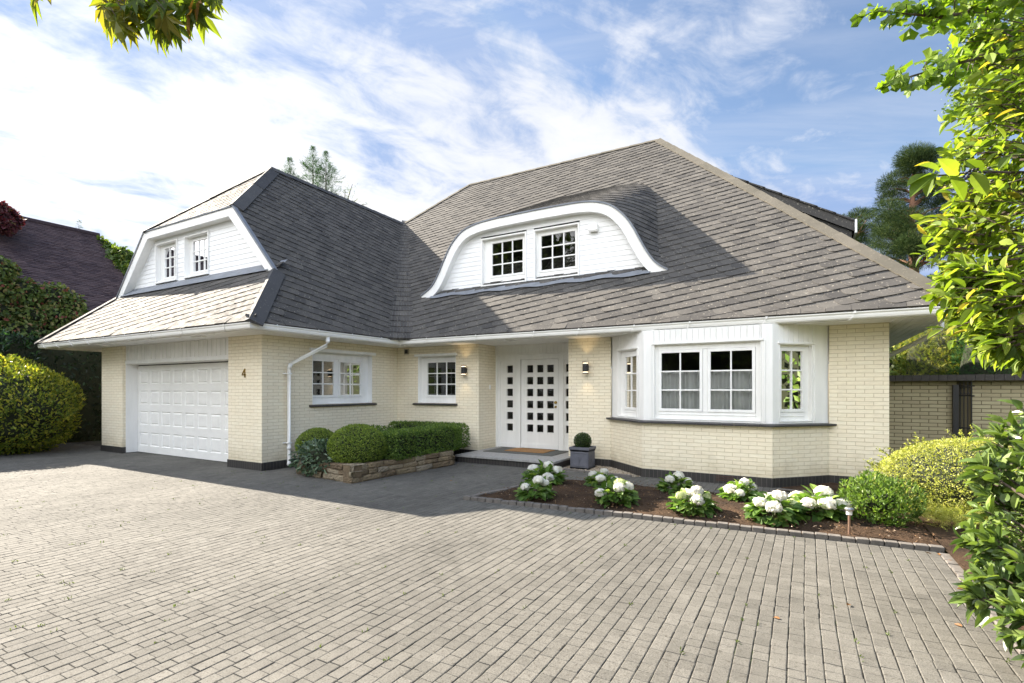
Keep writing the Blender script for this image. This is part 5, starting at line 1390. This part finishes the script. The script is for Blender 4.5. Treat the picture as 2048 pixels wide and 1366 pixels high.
t = empty('golden_juniper', (1.25, 6.75, .03), 'low straggling yellow juniper sprays below the golden mound', 'shrub')
n = 420; P = np.array((1.32, 6.85, .10)) + jit(n, 1) * (.16, .13, .05); P[:, 2] = np.abs(P[:, 2]) + .03
leaves('foliage', P, jit(n, .6) + (-.3, -.2, .5), jit(n, .4) + (0, -.4, 1), .10, .07, LM['lon'], t, 'spray')
# ---- garden wall and gate right of the house
def garden_wall():
    y = 10.5; t = empty('garden_wall', (2.5, y, 0), 'cream brick garden wall with dark coping running right from the house', 'wall')
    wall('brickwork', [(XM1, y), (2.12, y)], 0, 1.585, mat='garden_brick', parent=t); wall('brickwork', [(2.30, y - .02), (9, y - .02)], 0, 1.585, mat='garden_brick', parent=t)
    b = MB(); x = XM1; k = 0
    while x < 9:
        b.box(x + .002, x + .108, y - .16, y + .14, 1.585, 1.675 + .002 * (k % 3)); x += .11; k += 1
    b.build('coping', MAT['coping'], t)
    b = MB(); b.box(XM1, 9, y + .02, y + .2, 0, 1.58); b.build('backing', MAT['garden_brick'], t)
    g = empty('iron_gate', (2.12, y - .05, 0), 'narrow black iron gate leaf folded back against the garden wall', 'gate')
    b = MB(); b.box(2.06, 2.13, y - .09, y - .02, .0, 1.52); b.build('post', MAT['black'], g)
    b = MB()
    for i in range(4): b.tube([(2.15 + .035 * i, y - .06 - .05 * i, .12), (2.15 + .035 * i, y - .06 - .05 * i, 1.56)], .008, 6)
    for z in (.15, .85, 1.35, 1.5): b.tube([(2.13, y - .05, z), (2.28, y - .24, z)], .009, 6)
    for i in range(3):
        c = np.array((2.17 + .035 * i, y - .085 - .05 * i, 1.425)); b.tube([c + np.array((.028 * cos(a) * .6, -.028 * cos(a) * .8, .055 * sin(a))) for a in np.linspace(0, 2 * pi, 13)], .005, 5)
    b.build('bars', MAT['black'], g)
garden_wall()
# ================================================================== LEFT: bush, hedge, neighbour
t = empty('golden_bush', (-14.9, 4.4, 0), 'big rounded golden green bush left of the garage', 'shrub')
for c_, r_, n_ in (((-16.5, 3.9, 1.10), (1.55, 1.5, 1.18), 15000), ((-15.72, 4.45, .95), (1.40, 1.25, 1.12), 15000), ((-16.1, 4.1, 1.62), (.8, .8, .60), 5000)):
    leafbush(t, c_, r_, n_, .082, .036, LM['gold'], .16, 0.0, depth=.3, up=.5, cs=.84, f=3.6)
    shoots(t, c_, np.array(r_), 60, .20, LM['gold'], .07, .034, .9, int(n_), per=22)
def hedge_row(name, label, cat, x0, x1, y0, y1, z1, n, mat, ln, wd, kind='kite', lump=.10, up=.3, f=1.0):
    t = empty(name, ((x0 + x1) / 2, (y0 + y1) / 2, 0), label, cat)
    c = np.array(((x0 + x1) / 2, (y0 + y1) / 2, z1 / 2)); h = np.array(((x1 - x0) / 2, (y1 - y0) / 2, z1 / 2))
    A = np.array((h[1] * h[2], h[0] * h[2], h[0] * h[1])); ax = rng.choice(3, n, p=A / A.sum()); d = rng.uniform(-1, 1, (n, 3)); sg = np.where(rng.random(n) < .5, -1, 1); sg = np.where(ax == 2, 1, sg); d[np.arange(n), ax] = sg
    N = np.zeros((n, 3)); N[np.arange(n), ax] = sg; lp = Lump(14, f)
    P = c + d * h + N * (lump * 1.6 * lp(d * h) - .12 * rng.random(n) ** 2)[:, None]
    P[:, 2] = np.maximum(P[:, 2], .02)
    leaves('foliage', P, unit(N * .6 + jit(n, .6) + (0, 0, up)), unit(N + jit(n, .5)), ln * (.7 + .6 * rng.random(n)), wd * (.7 + .6 * rng.random(n)), mat, t, kind, np.clip(.5 + rng.normal(size=n) * .25, 0, 1))
    b = MB(); s_ = .16; b.box(x0 + s_, x1 - s_, y0 + s_, y1 - s_, 0, z1 - s_); b.build('inner_twigs', MAT['twig'], t)
    return t
hedge_row('dark_hedge', 'tall dark evergreen hedge between the golden bush and the garage wall', 'hedge', -19.0, -17.2, 4.0, 15, 2.78, 17000, LM['dark'], .11, .05)
t = empty('laurel', (-17.9, 4.6, 0), 'glossy laurel with upright shoots rising behind the golden bush', 'shrub')
leafbush(t, (-18.3, 4.9, 1.65), (1.0, 1.9, 1.15), 5200, .15, .06, LM['laurel'], .15, .0, 'oval', .3, .7, cs=.8)
shoots(t, (-18.0, 4.7, 1.75), np.array((.9, 1.5, 1.05)), 26, .55, LM['laurel'], .15, .055, 1.3, 21, per=14, kind='oval')
def neighbour():
    t = empty('neighbour_house', (-26, 6, 0), 'neighbouring house with a dark purple brown tiled roof behind the hedge', 'house')
    xr, zr, xe, ze = -24.9, 7.70, -20.7, 3.95; y0, y1 = -9.0, 9.75
    L_ = math.hypot(xr - xe, zr - ze); et = np.array((xr - xe, 0, zr - ze)) / L_; n_ = np.array((et[2], 0, -et[0]))
    b = MB(); k = 52; rs = np.random.default_rng(3); m = 78
    for r in range(k):
        t0, t1 = L_ * r / k, L_ * (r + 1) / k + .02
        for i in range(m):
            ya, yb = y0 + (y1 - y0) * (i + .5 * (r % 2)) / m, min(y1, y0 + (y1 - y0) * (i + 1 + .5 * (r % 2)) / m - .006)
            if ya >= y1: continue
            h = .022 + .005 * rs.normal(); o = np.array((xe, 0, ze)); j = rs.normal() * .006
            a = o + et * (t0 + j) + n_ * h; c = o + et * t1 + n_ * .004; e2 = o + et * (t0 + j) - n_ * .01
            b.add([a + (0, ya, 0), a + (0, yb, 0), c + (0, yb, 0), c + (0, ya, 0), e2 + (0, ya, 0), e2 + (0, yb, 0)], [(0, 1, 2, 3), (4, 5, 1, 0)], None, float(np.clip(.45 + .26 * rs.normal(), 0, 1)))
    ro = b.build('roof', MAT['tile'], t)
    d = MB(); d.add([(xe, y0, ze - .01), (xe, y1, ze - .01), (xr, y1, zr - .01), (xr, y0, zr - .01), (2 * xr - xe, y1, ze), (2 * xr - xe, y0, ze)], [(0, 1, 2, 3), (3, 2, 4, 5)]); d.build('roof_deck', MAT['tile'], ro)
    d = MB(); d.tube([(xr, y0, zr + .0), (xr, y1 + .03, zr + .0)], .11, 10); d.build('ridge_tile', MAT['tile'], ro)
    w = MB(); strip(w, [(xe - .45, y1 - .3), (xe - .45, y0 + .3)][::-1], 0, ze); strip(w, [(xe - .45, y1 - .3), (2 * xr - xe + .45, y1 - .3)], 0, ze)
    w.add([(xe - .45, y1 - .3, ze), (2 * xr - xe + .45, y1 - .3, ze), (xr, y1 - .3, zr - .1)], [(0, 1, 2)])
    w.build('wall', brick_mat('red_brick', (.16, .06, .05), (.11, .045, .04), (.16, .13, .11), .225, .075, .008), t)
neighbour()
def creeper(label, blobs, n, mat, ln, seed, zmin=.3):
    t = empty('climbing_creeper', tuple(np.mean([b_[0] for b_ in blobs], 0) * (1, 1, 0)), label, 'climber')
    vol = np.array([b_[1][0] * b_[1][1] + b_[1][1] * b_[1][2] + b_[1][0] * b_[1][2] for b_ in blobs]); vol = vol / vol.sum(); PP, NN = [], []; tw = MB()
    for (c, rad), v in zip(blobs, vol):
        P, N, lp, dep = blob_points(c, rad, max(60, int(n * v)), .22, .3, zmin, 3.5); PP.append(P); NN.append(N)
        core('inner_twigs', c, rad, lp, .22, t, .72, zmin)
    P, N = np.concatenate(PP), np.concatenate(NN); m = len(P)
    D = unit(jit(m, .7) + N * .4 + (0, 0, -.7)); leaves('foliage', P, D, unit(N + jit(m, .6) + (0, 0, .35)), ln * (.6 + .8 * rng.random(m)), ln * .75 * (.6 + .8 * rng.random(m)), mat, t, 'oval', np.clip(.45 + rng.normal(size=m) * .28, 0, 1))
rs_ = np.random.default_rng(17)
bl = []
for i, y in enumerate(np.linspace(2.0, 10.2, 15)):
    top = np.interp(y, [2, 5.4, 5.8, 6.3, 7.0, 7.5, 7.9, 8.5, 10.2], [5.6, 5.15, 4.9, 4.65, 4.55, 4.25, 3.95, 3.7, 3.7]) + rs_.normal() * .14
    for z in np.arange(1.9, top, .62): bl.append(((-20.65 + rs_.normal() * .1, y + rs_.normal() * .12, min(z, top - .28)), (.45, .48, .42)))
creeper('mixed green and dark red creeper hanging over the eaves of the neighbouring house', bl, 44000, LM['creeper'], .115, 4)
def at(u, v, d):
    a = (u - 1024) / 1022.05; c_, s_ = cos(R(29.611)), sin(R(29.611)); r = a * d
    return np.array((c_ * r - s_ * d, s_ * r + c_ * d, 1.45 + (778.61 - v) / 1022.05 * d))
bl = [(tuple(at(u, v, d)), (r, r, r)) for u, v, d, r in ((245, 515, 20.4, .42), (255, 545, 20.3, .5), (232, 550, 20.3, .42), (240, 585, 20.2, .5), (265, 590, 20.3, .5), (225, 610, 20, .42), (250, 630, 20, .55), (205, 488, 20.7, .22), (218, 500, 20.6, .26), (200, 615, 19.8, .3), (180, 605, 19.6, .18))]
creeper('sunlit green creeper clump climbing the gable end of the neighbouring roof', bl, 6500, LM['ivy_lit'], .15, 5)
bl = [(tuple(at(u, v, d)), (r, r, r * .8)) for u, v, d, r in ((5, 428, 17.4, .38), (24, 440, 17.6, .25), (-20, 430, 17.2, .5), (8, 452, 17.0, .28))]
creeper('crimson creeper on the ridge of the neighbouring roof', bl, 2600, LM['redcreeper'], .14, 6)
# ================================================================== TREES BEHIND
def cypress(x, y, h, rad, label, seed, h0=.35, n=900, lean=0.0):
    rs = np.random.default_rng(seed); t = empty('cypress', (x, y, 0), label, 'conifer', 'cypresses behind the garage roof')
    b = MB(); b.tube([(x, y, 0), (x + lean * .5, y, h * .5), (x + lean, y, h * .98)], [.22, .12, .012], 8); b.build('trunk', MAT['bark'], t)
    nb = int(n / 26); PP, DD = [], []
    for i in range(nb):
        f_ = ((i + rs.random()) / nb) ** 1.7; z = h - h * (1 - h0) * f_; r = min(rad * 1.3, .06 + .40 * (h - z)) * rs.uniform(.6, 1.15); a = i * 2.4 + rs.normal() * .4; lo = min(1, f_ * 5)
        g = np.array((cos(a), sin(a), .55 - .25 * f_))
        for k in range(26):
            q = rs.random() ** .8; p_ = np.array((x + lean * z / h, y, z)) + g * r * q + np.array((0, 0, -.25 * r * q * q)) + rs.normal(size=3) * .07 * (.4 + lo)
            PP.append(p_); DD.append(g + rs.normal(size=3) * .5 + np.array((0, 0, -.2 * q)))
    PP, DD = np.array(PP), np.array(DD); m = len(PP); sz = np.clip((h - PP[:, 2]) / 1.2, .35, 1)
    leaves('crown', PP, DD, np.array((0, 0, 1.0)) + rs.normal(size=(m, 3)) * .6, .30 * sz * (.6 + .7 * rs.random(m)), .17 * sz, LM['conifer'], t, 'spray', rs.random(m))
for u, v, rad, sd, lb in ((626, 295, 1.0, 1, 'tallest of the cypress tips behind the garage ridge'), (652, 305, 1.0, 2, 'second cypress tip touching the tallest behind the garage ridge'), (580, 318, .85, 3, 'slender cypress tip nearest the garage ridge peak')):
    p = at(u, v, 30); cypress(p[0], p[1], p[2], rad * 1.4, lb, sd, n=3200)
p = at(158, 442, 38); cypress(p[0], p[1], p[2], 1.1, 'small feathery treetop above the neighbouring roof ridge', 5, n=900)
def wispy(label, pts, seed):
    rs = np.random.default_rng(seed); p0 = at(*pts[0]); t = empty('young_tree', (p0[0], p0[1], 0), label, 'tree'); b = MB(); L_ = []; 
    b.tube([(p0[0], p0[1], 0), (p0[0], p0[1], p0[2] * .6), tuple(p0 - (0, 0, .8))], [.12, .08, .04], 6)
    for q in pts:
        p = at(*q); s0 = np.array((p0[0], p0[1], p0[2] - 1.5)); b.tube([tuple(s0), tuple((s0 + p) / 2 + (0, 0, .2)), tuple(p)], [.05, .03, .01], 5)
        for k in range(26): L_.append(s0 + (p - s0) * (.45 + .55 * rs.random()) + rs.normal(size=3) * .16)
    b.build('trunk', MAT['bark'], t); L_ = np.array(L_); n = len(L_); leaves('crown', L_, rs.normal(size=(n, 3)), rs.normal(size=(n, 3)), .22, .12, LM['ivy_lit'], t, 'spray')
wispy('thin wispy branch tips just above the garage ridge beyond the cypresses', [(690, 378, 30), (705, 368, 30), (672, 385, 30), (735, 408, 30), (715, 398, 30)], 4)
def pine(name, label, base, h, clumps, seed, n=170, ln=.34, trunk='pinebark'):
    rs = np.random.default_rng(seed); x, y = base; t = empty(name, (x, y, 0), label, 'pine tree', 'pines beyond the house'); b = MB()
    b.tube([(x, y, 0), (x + .1, y, h * .4), (x - .1, y, h * .75), (x, y, h * .98)], [.30, .24, .15, .03], 9); PP, DD = [], []
    for (c, r) in clumps:
        c = np.array(c); s0 = np.array((x, y, c[2] - .35 * math.hypot(c[0] - x, c[1] - y) - .1)); b.tube([tuple(s0), tuple((s0 + c) / 2 + (0, 0, .1)), tuple(c)], [.07, .045, .015], 5)
        m = int(n * (r / .8) ** 1.5); d = unit(rs.normal(size=(m, 3))); PP.append(c + d * (r * np.array((1, 1, .62))) * (.3 + .7 * rs.random((m, 1)) ** .5)); DD.append(d + (0, 0, .5) + rs.normal(size=(m, 3)) * .4)
    b.build('trunk', MAT[trunk], t); P, D = np.concatenate(PP), np.concatenate(DD); m = len(P)
    leaves('crown', P, D, rs.normal(size=(m, 3)), ln * (.6 + .7 * rs.random(m)), ln * .55, LM['pine'], t, 'spray', np.clip(.4 + .28 * rs.normal(size=m), 0, 1))
p = at(1828, 312, 25); rs_ = np.random.default_rng(8); cl = []
for k in range(95):
    f_ = rs_.random(); z = 12.9 - 9.5 * f_; wr = .25 + 2.35 * f_ ** .55 * (.5 + .5 * rs_.random()) ; a = rs_.random() * 2 * pi
    if f_ > .55: a = pi * .75 + rs_.normal() * 1.4
    cl.append(((p[0] + wr * cos(a), p[1] + wr * sin(a), z), .42 + .38 * rs_.random()))
pine('pine_tree', 'tall blue green pine beyond the right end of the roof', (p[0], p[1]), p[2], cl, 9, n=1700, ln=.16)
p = at(1712, 418, 40); cl = [((p[0] + rs_.normal() * .8, p[1] + rs_.normal() * .8, p[2] - .3 - 2.6 * rs_.random()), .55 + .3 * rs_.random()) for k in range(26)]
pine('pine_tree', 'small distant round pine peeping over the hip by the side dormer', (p[0], p[1]), p[2], cl, 10, n=800, ln=.2)
# shrubs over the garden wall
t = empty('variegated_bush', (2.9, 21.2, 0), 'pale variegated bush above the garden wall under the eaves', 'shrub')
leafbush(t, (2.85, 21.4, 1.6), (1.6, 1.2, 2.0), 11000, .13, .075, LM['varieg'], .18, .3, 'kite', .35, .4, cs=.8)
t = empty('golden_conifer', (3.8, 20.6, 0), 'golden tipped conifer shrub showing above the garden wall', 'conifer')
leafbush(t, (3.85, 20.6, 1.8), (1.25, 1.2, 2.0), 12000, .17, .10, LM['gold'], .22, .3, 'spray', .3, .5, cs=.82)
t = empty('dark_conifer', (4.9, 18.9, 0), 'dark blue green conifer beside the golden one above the garden wall', 'conifer')
leafbush(t, (4.9, 18.9, 1.7), (1.1, 1.1, 2.2), 9000, .16, .08, LM['conifer'], .2, .3, 'spray', .3, .4, cs=.85)
t = empty('backdrop_tree', (5.2, 27, 0), 'broad leafy tree standing well behind the golden conifer', 'tree')
leafbush(t, (5.2, 27, 3.2), (4.2, 2.2, 2.9), 12000, .25, .15, LM['ivy_lit'], .22, .8, 'kite', .45, .3, cs=.75)
b = MB(); b.tube([(5.2, 27, 0), (5.2, 27, 3)], [.2, .14], 8); b.build('trunk', MAT['bark'], t)
t = empty('fern', (3.0, 9.6, 0), 'dark green fern in front of the garden wall', 'fern')
n = 46; b = MB(); PP, DD, NN = [], [], []
for i in range(n):
    a = rng.random() * 2 * pi; g = np.array((cos(a), sin(a), 1.1)); L_ = .6 + .5 * rng.random(); c0 = np.array((3.0 + rng.normal() * .35, 9.6 + rng.normal() * .25, .15))
    for s_ in np.linspace(.15, 1, 14):
        q = c0 + g * L_ * s_ * .62 + np.array((0, 0, -.35 * L_ * s_ * s_))
        for sg in (1, -1): PP.append(q); DD.append(np.array((-sin(a) * sg, cos(a) * sg, .1)) + g * .3); NN.append((0, 0, 1))
leaves('fronds', np.array(PP), np.array(DD), np.array(NN, float) + jit(len(PP), .2), .13, .05, LM['fern'], t, 'kite')
# ================================================================== RIGHT FOREGROUND
def leafy(name, label, cat, root, blobs, mat, ln, wd, kind, per, seed, bark='bark', droop=.2, trunk_r=.035, group=None, face=None):
    """a leafy shrub: boughs from the root to every clump, twigs inside it, leaves along the twigs"""
    rs = np.random.default_rng(seed); t = empty(name, (root[0], root[1], 0), label, cat, group); b = MB(); PP, DD, NN = [], [], []
    root = np.array(root, float)
    for (c, r) in blobs:
        c = np.array(c); mid = (root + c) / 2 + np.array((rs.normal() * .06, rs.normal() * .06, .12)); b.tube([tuple(root), tuple(mid), tuple(c)], [trunk_r * .5, trunk_r * .32, .005], 6)
        for k in range(per):
            d = unit(rs.normal(size=3)); e_ = c + d * r * rs.uniform(.55, 1.0); g = unit(e_ - c + (e_ - mid) * .35); L_ = r * rs.uniform(.6, 1.1); s0 = e_ - g * L_ * .6
            b.tube([tuple(s0), tuple(s0 + g * L_ * .5), tuple(s0 + g * L_ + np.array((0, 0, -.06 * L_)))], [.0035, .0025, .0012], 4)
            m = int(rs.integers(6, 11))
            for j in range(m):
                f_ = (j + rs.random() * .5) / m; q = s0 + g * L_ * (.15 + .85 * f_); sd = unit(np.cross(g, rs.normal(size=3)))
                PP.append(q); DD.append(unit(g * (.45 + .5 * f_) + sd * .8 + np.array((0, 0, -droop)))); NN.append(unit(rs.normal(size=3) * .45 + np.array((-.35, -.15, .9))))
    b.build('branches', MAT[bark], t); n = len(PP)
    leaves('leaves', np.array(PP), np.array(DD), np.array(NN), ln * (.45 + .85 * rs.random(n)), wd * (.5 + .8 * rs.random(n)), mat, t, kind, np.clip(.5 + .27 * rs.normal(size=n), 0, 1))
    return t
rb = np.random.default_rng(31)
def blobs_at(L_): return [(tuple(at(u, v, d)), r) for u, v, d, r in L_]
up_ = [(1990, 260, 2.5, .20), (2040, 200, 2.3, .22), (1975, 350, 2.5, .20), (2040, 320, 2.3, .24), (1990, 430, 2.4, .22), (2045, 420, 2.4, .22), (1955, 500, 2.4, .18), (2010, 520, 2.3, .22), (2050, 540, 2.6, .22),
       (1925, 575, 2.3, .10), (1960, 580, 2.3, .15), (1990, 610, 2.2, .16), (2035, 630, 2.4, .22), (2000, 670, 2.2, .09), (2040, 690, 2.3, .10), (1990, 420, 2.8, .3), (2040, 500, 3.0, .35), (2070, 350, 2.8, .35), (1950, 430, 2.6, .12), (2075, 600, 2.7, .25), (2030, 120, 2.7, .22), (2070, 60, 2.6, .3), (1985, 520, 2.9, .2), (1935, 470, 2.6, .08)]
privet = leafy('overhanging_shrub', 'tall sunlit shrub with oval leaves and black berries overhanging the right edge', 'shrub', (2.0, 2.0, 1.6), blobs_at(up_), LM['near'], .066, .031, 'big', 25, 41)
b = MB(); b.tube([(2.0, 2.0, 0), (2.02, 2.02, .9), (2.0, 2.0, 1.65)], [.07, .055, .04], 10); b.build('trunk', MAT['bark'], privet)
def berry_sprig():
    b = MB(); p0, p1 = at(2020, 345, 2.1), at(1850, 349, 2.0); pts = [tuple(p0 + (p1 - p0) * k / 5 + (0, 0, .006 * sin(k))) for k in range(6)]; b.tube(pts, [.005, .004, .004, .003, .003, .002], 6); b.build('twig', MAT['bark'], privet)
    P = [at(1862, 349, 2.0), at(1868, 352, 2.0), at(1876, 348, 2.0), at(1905, 340, 2.02), at(1915, 352, 2.02), at(1898, 352, 2.0), at(1940, 345, 2.05), at(1960, 350, 2.06), at(1880, 345, 2.0)]
    T = [at(1802, 362, 1.97), at(1845, 395, 1.97), at(1805, 385, 1.95), at(1900, 305, 1.98), at(1880, 310, 1.95), at(1950, 410, 2.0), at(1990, 400, 2.0), at(1930, 300, 2.0), at(1840, 318, 1.97)]
    D = np.array([b_ - a for a, b_ in zip(P, T)]); L_ = np.linalg.norm(D, axis=1)
    leaves('leaves', np.array(P), D, np.array([(-.3, -.8, .35)] * len(P)) + jit(len(P), .25), L_ * .78, L_ * .36, LM['near'], privet, 'big')
    import bmesh
    b = MB()
    for k in range(22):
        c = at(1945 + rb.normal() * 22, 352 + rb.normal() * 8, 2.04) ; b.lathe([(.0005, -.006), (.005, -.004), (.0065, 0), (.005, .004), (.0005, .006)], c, 8)
    b.build('berries', MAT['black'], privet, smooth=True)
berry_sprig()
def ginkgo():
    rs = np.random.default_rng(42); t = empty('ginkgo_tree', (2.9, 3.4, 0), 'ginkgo branches with fan shaped leaves reaching in at the top right', 'tree')
    b = MB(); b.tube([(2.9, 3.4, 0), (2.92, 3.4, 1.6), (2.9, 3.4, 3.4), (2.85, 3.45, 5.0)], [.09, .08, .06, .03], 10); b.build('trunk', MAT['bark'], t)
    B = [[(2160, -60, 3.0), (2050, -5, 2.85), (1960, 22, 2.7), (1880, 34, 2.62), (1815, 28, 2.6), (1752, 22, 2.6)],
         [(2170, 60, 3.0), (2060, 95, 2.85), (1970, 112, 2.7), (1890, 134, 2.6), (1825, 152, 2.55), (1768, 170, 2.5)],
         [(2180, -150, 3.0), (2080, -70, 2.8), (2000, -30, 2.7), (1930, -10, 2.65), (1860, -4, 2.6)],
         [(2170, 130, 3.0), (2070, 160, 2.8), (2010, 182, 2.7), (1955, 205, 2.6)],
         [(2170, 20, 3.1), (2080, 45, 2.9), (2000, 62, 2.8), (1930, 78, 2.7)], [(2170, 200, 3.0), (2080, 215, 2.8), (2020, 240, 2.7)]]
    b = MB(); PP, DD = [], []
    for pts in B:
        P = [at(*q) for q in pts]; b.tube([(2.9, 3.4, P[0][2] - .3)] + [tuple(p) for p in P], [.02] + list(np.linspace(.014, .0022, len(P))), 6)
        for i in range(len(P) - 1):
            f0 = i / (len(P) - 1); n = int(14 * (1 - f0) + 5)
            for k in range(n):
                q = P[i] + (P[i + 1] - P[i]) * rs.random(); g = unit(unit(P[i + 1] - P[i]) * .6 + rs.normal(size=3) * .7); L_ = (.16 * (1 - f0) + .05) * rs.uniform(.5, 1.2); e_ = q + g * L_
                b.tube([tuple(q), tuple((q + e_) / 2 + (0, 0, .008)), tuple(e_)], [.003, .002, .001], 4)
                for j in range(int(rs.integers(3, 6))):
                    PP.append(q + (e_ - q) * rs.uniform(.35, 1)); DD.append(unit(rs.normal(size=3) * .6 + g * .3 + np.array((-.2, 0, -.55))))
    b.build('branches', MAT['bark'], t); n = len(PP); leaves('leaves', np.array(PP), np.array(DD), np.array([(-.3, -.6, .6)] * n) + rs.normal(size=(n, 3)) * .5, .055 * (.7 + .5 * rs.random(n)), .058 * (.7 + .5 * rs.random(n)), LM['ginkgo'], t, 'fan', rs.random(n))
ginkgo()
rh = [(2020, 870, 3.1, .16), (1990, 890, 3.1, .14), (2040, 930, 3.0, .2), (1985, 960, 3.0, .15), (2030, 1000, 2.9, .2), (1965, 1030, 2.9, .12), (2000, 1060, 2.8, .18), (2045, 1090, 2.7, .2), (1985, 1110, 2.7, .12), (2020, 1140, 2.7, .17), (1935, 1085, 2.8, .09), (1965, 1165, 2.7, .10), (2000, 1190, 2.6, .12), (2040, 1210, 2.6, .14), (2010, 1250, 2.5, .10), (2040, 1290, 2.5, .10), (2060, 960, 3.3, .3), (2070, 1100, 3.1, .3), (1925, 1200, 2.7, .06), (1945, 950, 3.0, .08), (2065, 1200, 2.8, .2), (2030, 960, 3.3, .25), (2020, 1090, 3.1, .25), (2015, 900, 3.4, .25)]
rd = leafy('rhododendron', 'glossy rhododendron bush in the lower right corner beside the driveway edge', 'shrub', (1.62, 2.9, .12), blobs_at([(u + 38, v, d, r * .92) for u, v, d, r in rh]), LM['rhodo'], .098, .040, 'big', 10, 43, droop=.0, trunk_r=.05)
# finer dark birch foliage far above, seen between the near branches
p = at(1990, 100, 15); cl = [((*at(2040 - 120 * rb.random() ** 1.3, 20 + 210 * rb.random(), 14.5 + rb.random()),), .25 + .2 * rb.random()) for k in range(60)]
rs_ = np.random.default_rng(77); t = empty('birch_tree', (p[0] + 1.5, p[1], 0), 'fine leaved birch far behind the ginkgo branches', 'tree'); b = MB(); b.tube([(p[0] + 1.5, p[1], 0), (p[0] + 1.4, p[1], 6), (p[0] + 1.2, p[1], 12)], [.22, .16, .05], 8); PP = []
for c, r in cl:
    c = np.array(c); b.tube([(p[0] + 1.3, p[1], c[2] - .8), tuple((c + (p[0] + 1.3, p[1], c[2] - .2)) / 2), tuple(c)], [.03, .02, .006], 4); PP.append(c + rs_.normal(size=(90, 3)) * r * (.6, .6, .5))
b.build('trunk', MAT['bark'], t); PP = np.concatenate(PP); n = len(PP); leaves('crown', PP, rs_.normal(size=(n, 3)), rs_.normal(size=(n, 3)), .085, .06, LM['hedge'], t)
# maple branch overhead, top left
def maple():
    rs = np.random.default_rng(61); t = empty('maple_tree', (-3.6, .3, 0), 'Japanese maple branch with pointed leaves hanging in at the top left', 'tree'); b = MB()
    b.tube([(-3.6, -.6, 0), (-3.55, -.5, 1.6), (-3.3, -.2, 3.0), (-2.9, .2, 3.6)], [.09, .08, .06, .045], 10); b.build('trunk', MAT['bark'], t); b = MB()
    PP, DD = [], []; hub = np.array((-2.3, .7, 3.25)); b.tube([(-2.9, .2, 3.6), (-2.6, .45, 3.5), tuple(hub)], [.03, .022, .015], 6)
    L_ = [(70, -18, 1.75), (98, -26, 1.7), (205, 10, 1.7), (225, 22, 1.7), (248, 8, 1.75), (262, 28, 1.7), (232, 42, 1.68), (285, 18, 1.72), (300, 38, 1.7), (322, 20, 1.75), (345, 40, 1.7), (360, 12, 1.75), (385, 5, 1.7), (402, -4, 1.72), (425, -8, 1.75), (452, -22, 1.8), (270, 50, 1.7), (318, 52, 1.7), (350, -10, 1.8), (300, -5, 1.8), (250, -15, 1.8), (210, -15, 1.8), (400, -30, 1.8), (335, 5, 1.66), (275, -2, 1.66), (380, 30, 1.72), (240, 12, 1.66), (355, 48, 1.68), (330, 30, 1.64)]
    L_ = L_ + [(u + rs.normal() * 16, v - abs(rs.normal()) * 16, d + .06 * rs.random()) for u, v, d in L_ if u > 190 and rs.random() < .9]
    for u, v, d in L_:
        q = at(u, v, d); b.tube([tuple(hub), tuple((hub + q) / 2 + rs.normal(size=3) * .03 + (0, 0, .04)), tuple(q + (0, 0, .015))], [.007, .004, .0012], 5); PP.append(q); DD.append(np.array((rs.normal() * .45, rs.normal() * .35, -.75)))
    b.build('branches', MAT['bark'], t); n = len(PP); leaves('leaves', np.array(PP), np.array(DD), np.array([(.2, -.8, .55)] * n) + rs.normal(size=(n, 3)) * .35, .080 + .03 * rs.random(n), .085 + .03 * rs.random(n), LM['maple'], t, 'maple')
maple()
# ---- fallen leaves on the paving
rs_ = np.random.default_rng(90)
spots = [(1905, 1125), (1915, 1148), (1940, 1165), (1930, 1180), (1880, 1112), (1850, 1105), (1925, 1255), (1700, 1210), (62, 956), (905, 962), (915, 930), (1560, 1240)]
proto = None
for i, (u, v) in enumerate(spots):
    d = 1.45 * 1022.05 / (v - 778.61); p = at(u, v, d); a = rs_.random() * 6.28
    if i % 6 == 0:
        o = leaves('fallen_leaf', [(0, 0, 0)], [(1, .1, .1)], [(.1, .1, 1)], .035 + .02 * rs_.random(), .02 + .01 * rs_.random(), LM['dry'], None, 'oval', [rs_.random()]); proto = o
    else:
        o = proto.copy(); COL.objects.link(o)
    o.location = (p[0], p[1], .006); o.rotation_euler = (rs_.normal() * .1, rs_.normal() * .1, a)
    tag(o, 'small dry brown leaf lying on the driveway paving', 'leaf', 'fallen leaves on the paving')
# ---- the garden across the drive, which the panes mirror
hedge_row('boundary_hedge', 'tall boundary hedge across the driveway behind the viewpoint', 'hedge', -22, 16, -19, -16, 5.2, 16000, LM['hedge'], .30, .16, lump=.4)
for i, (x, y, h, r) in enumerate(((-22, -20, 17, 5.5), (-12, -24, 18, 5.5), (3, -24, 13, 4.8))):
    t = empty('garden_tree', (x, y, 0), ('broad tree behind the west end of the boundary hedge', 'tallest broad tree behind the middle of the boundary hedge', 'broad tree behind the east end of the boundary hedge')[i], 'tree', 'trees behind the boundary hedge')
    leafbush(t, (x, y, h - r * 1.2), (r, r * .9, r * 1.25), 8000, .42, .26, LM['hedge'], .2, 1.5, 'kite', .4, .3, cs=.8); b = MB(); b.tube([(x, y, 0), (x, y, h - r)], [.3, .2], 8); b.build('trunk', MAT['bark'], t)
hedge_row('side_hedge', 'tall hedge along the far right side of the garden', 'hedge', 9.5, 11.5, -15.5, 20, 4.6, 12000, LM['hedge'], .28, .15, lump=.35)
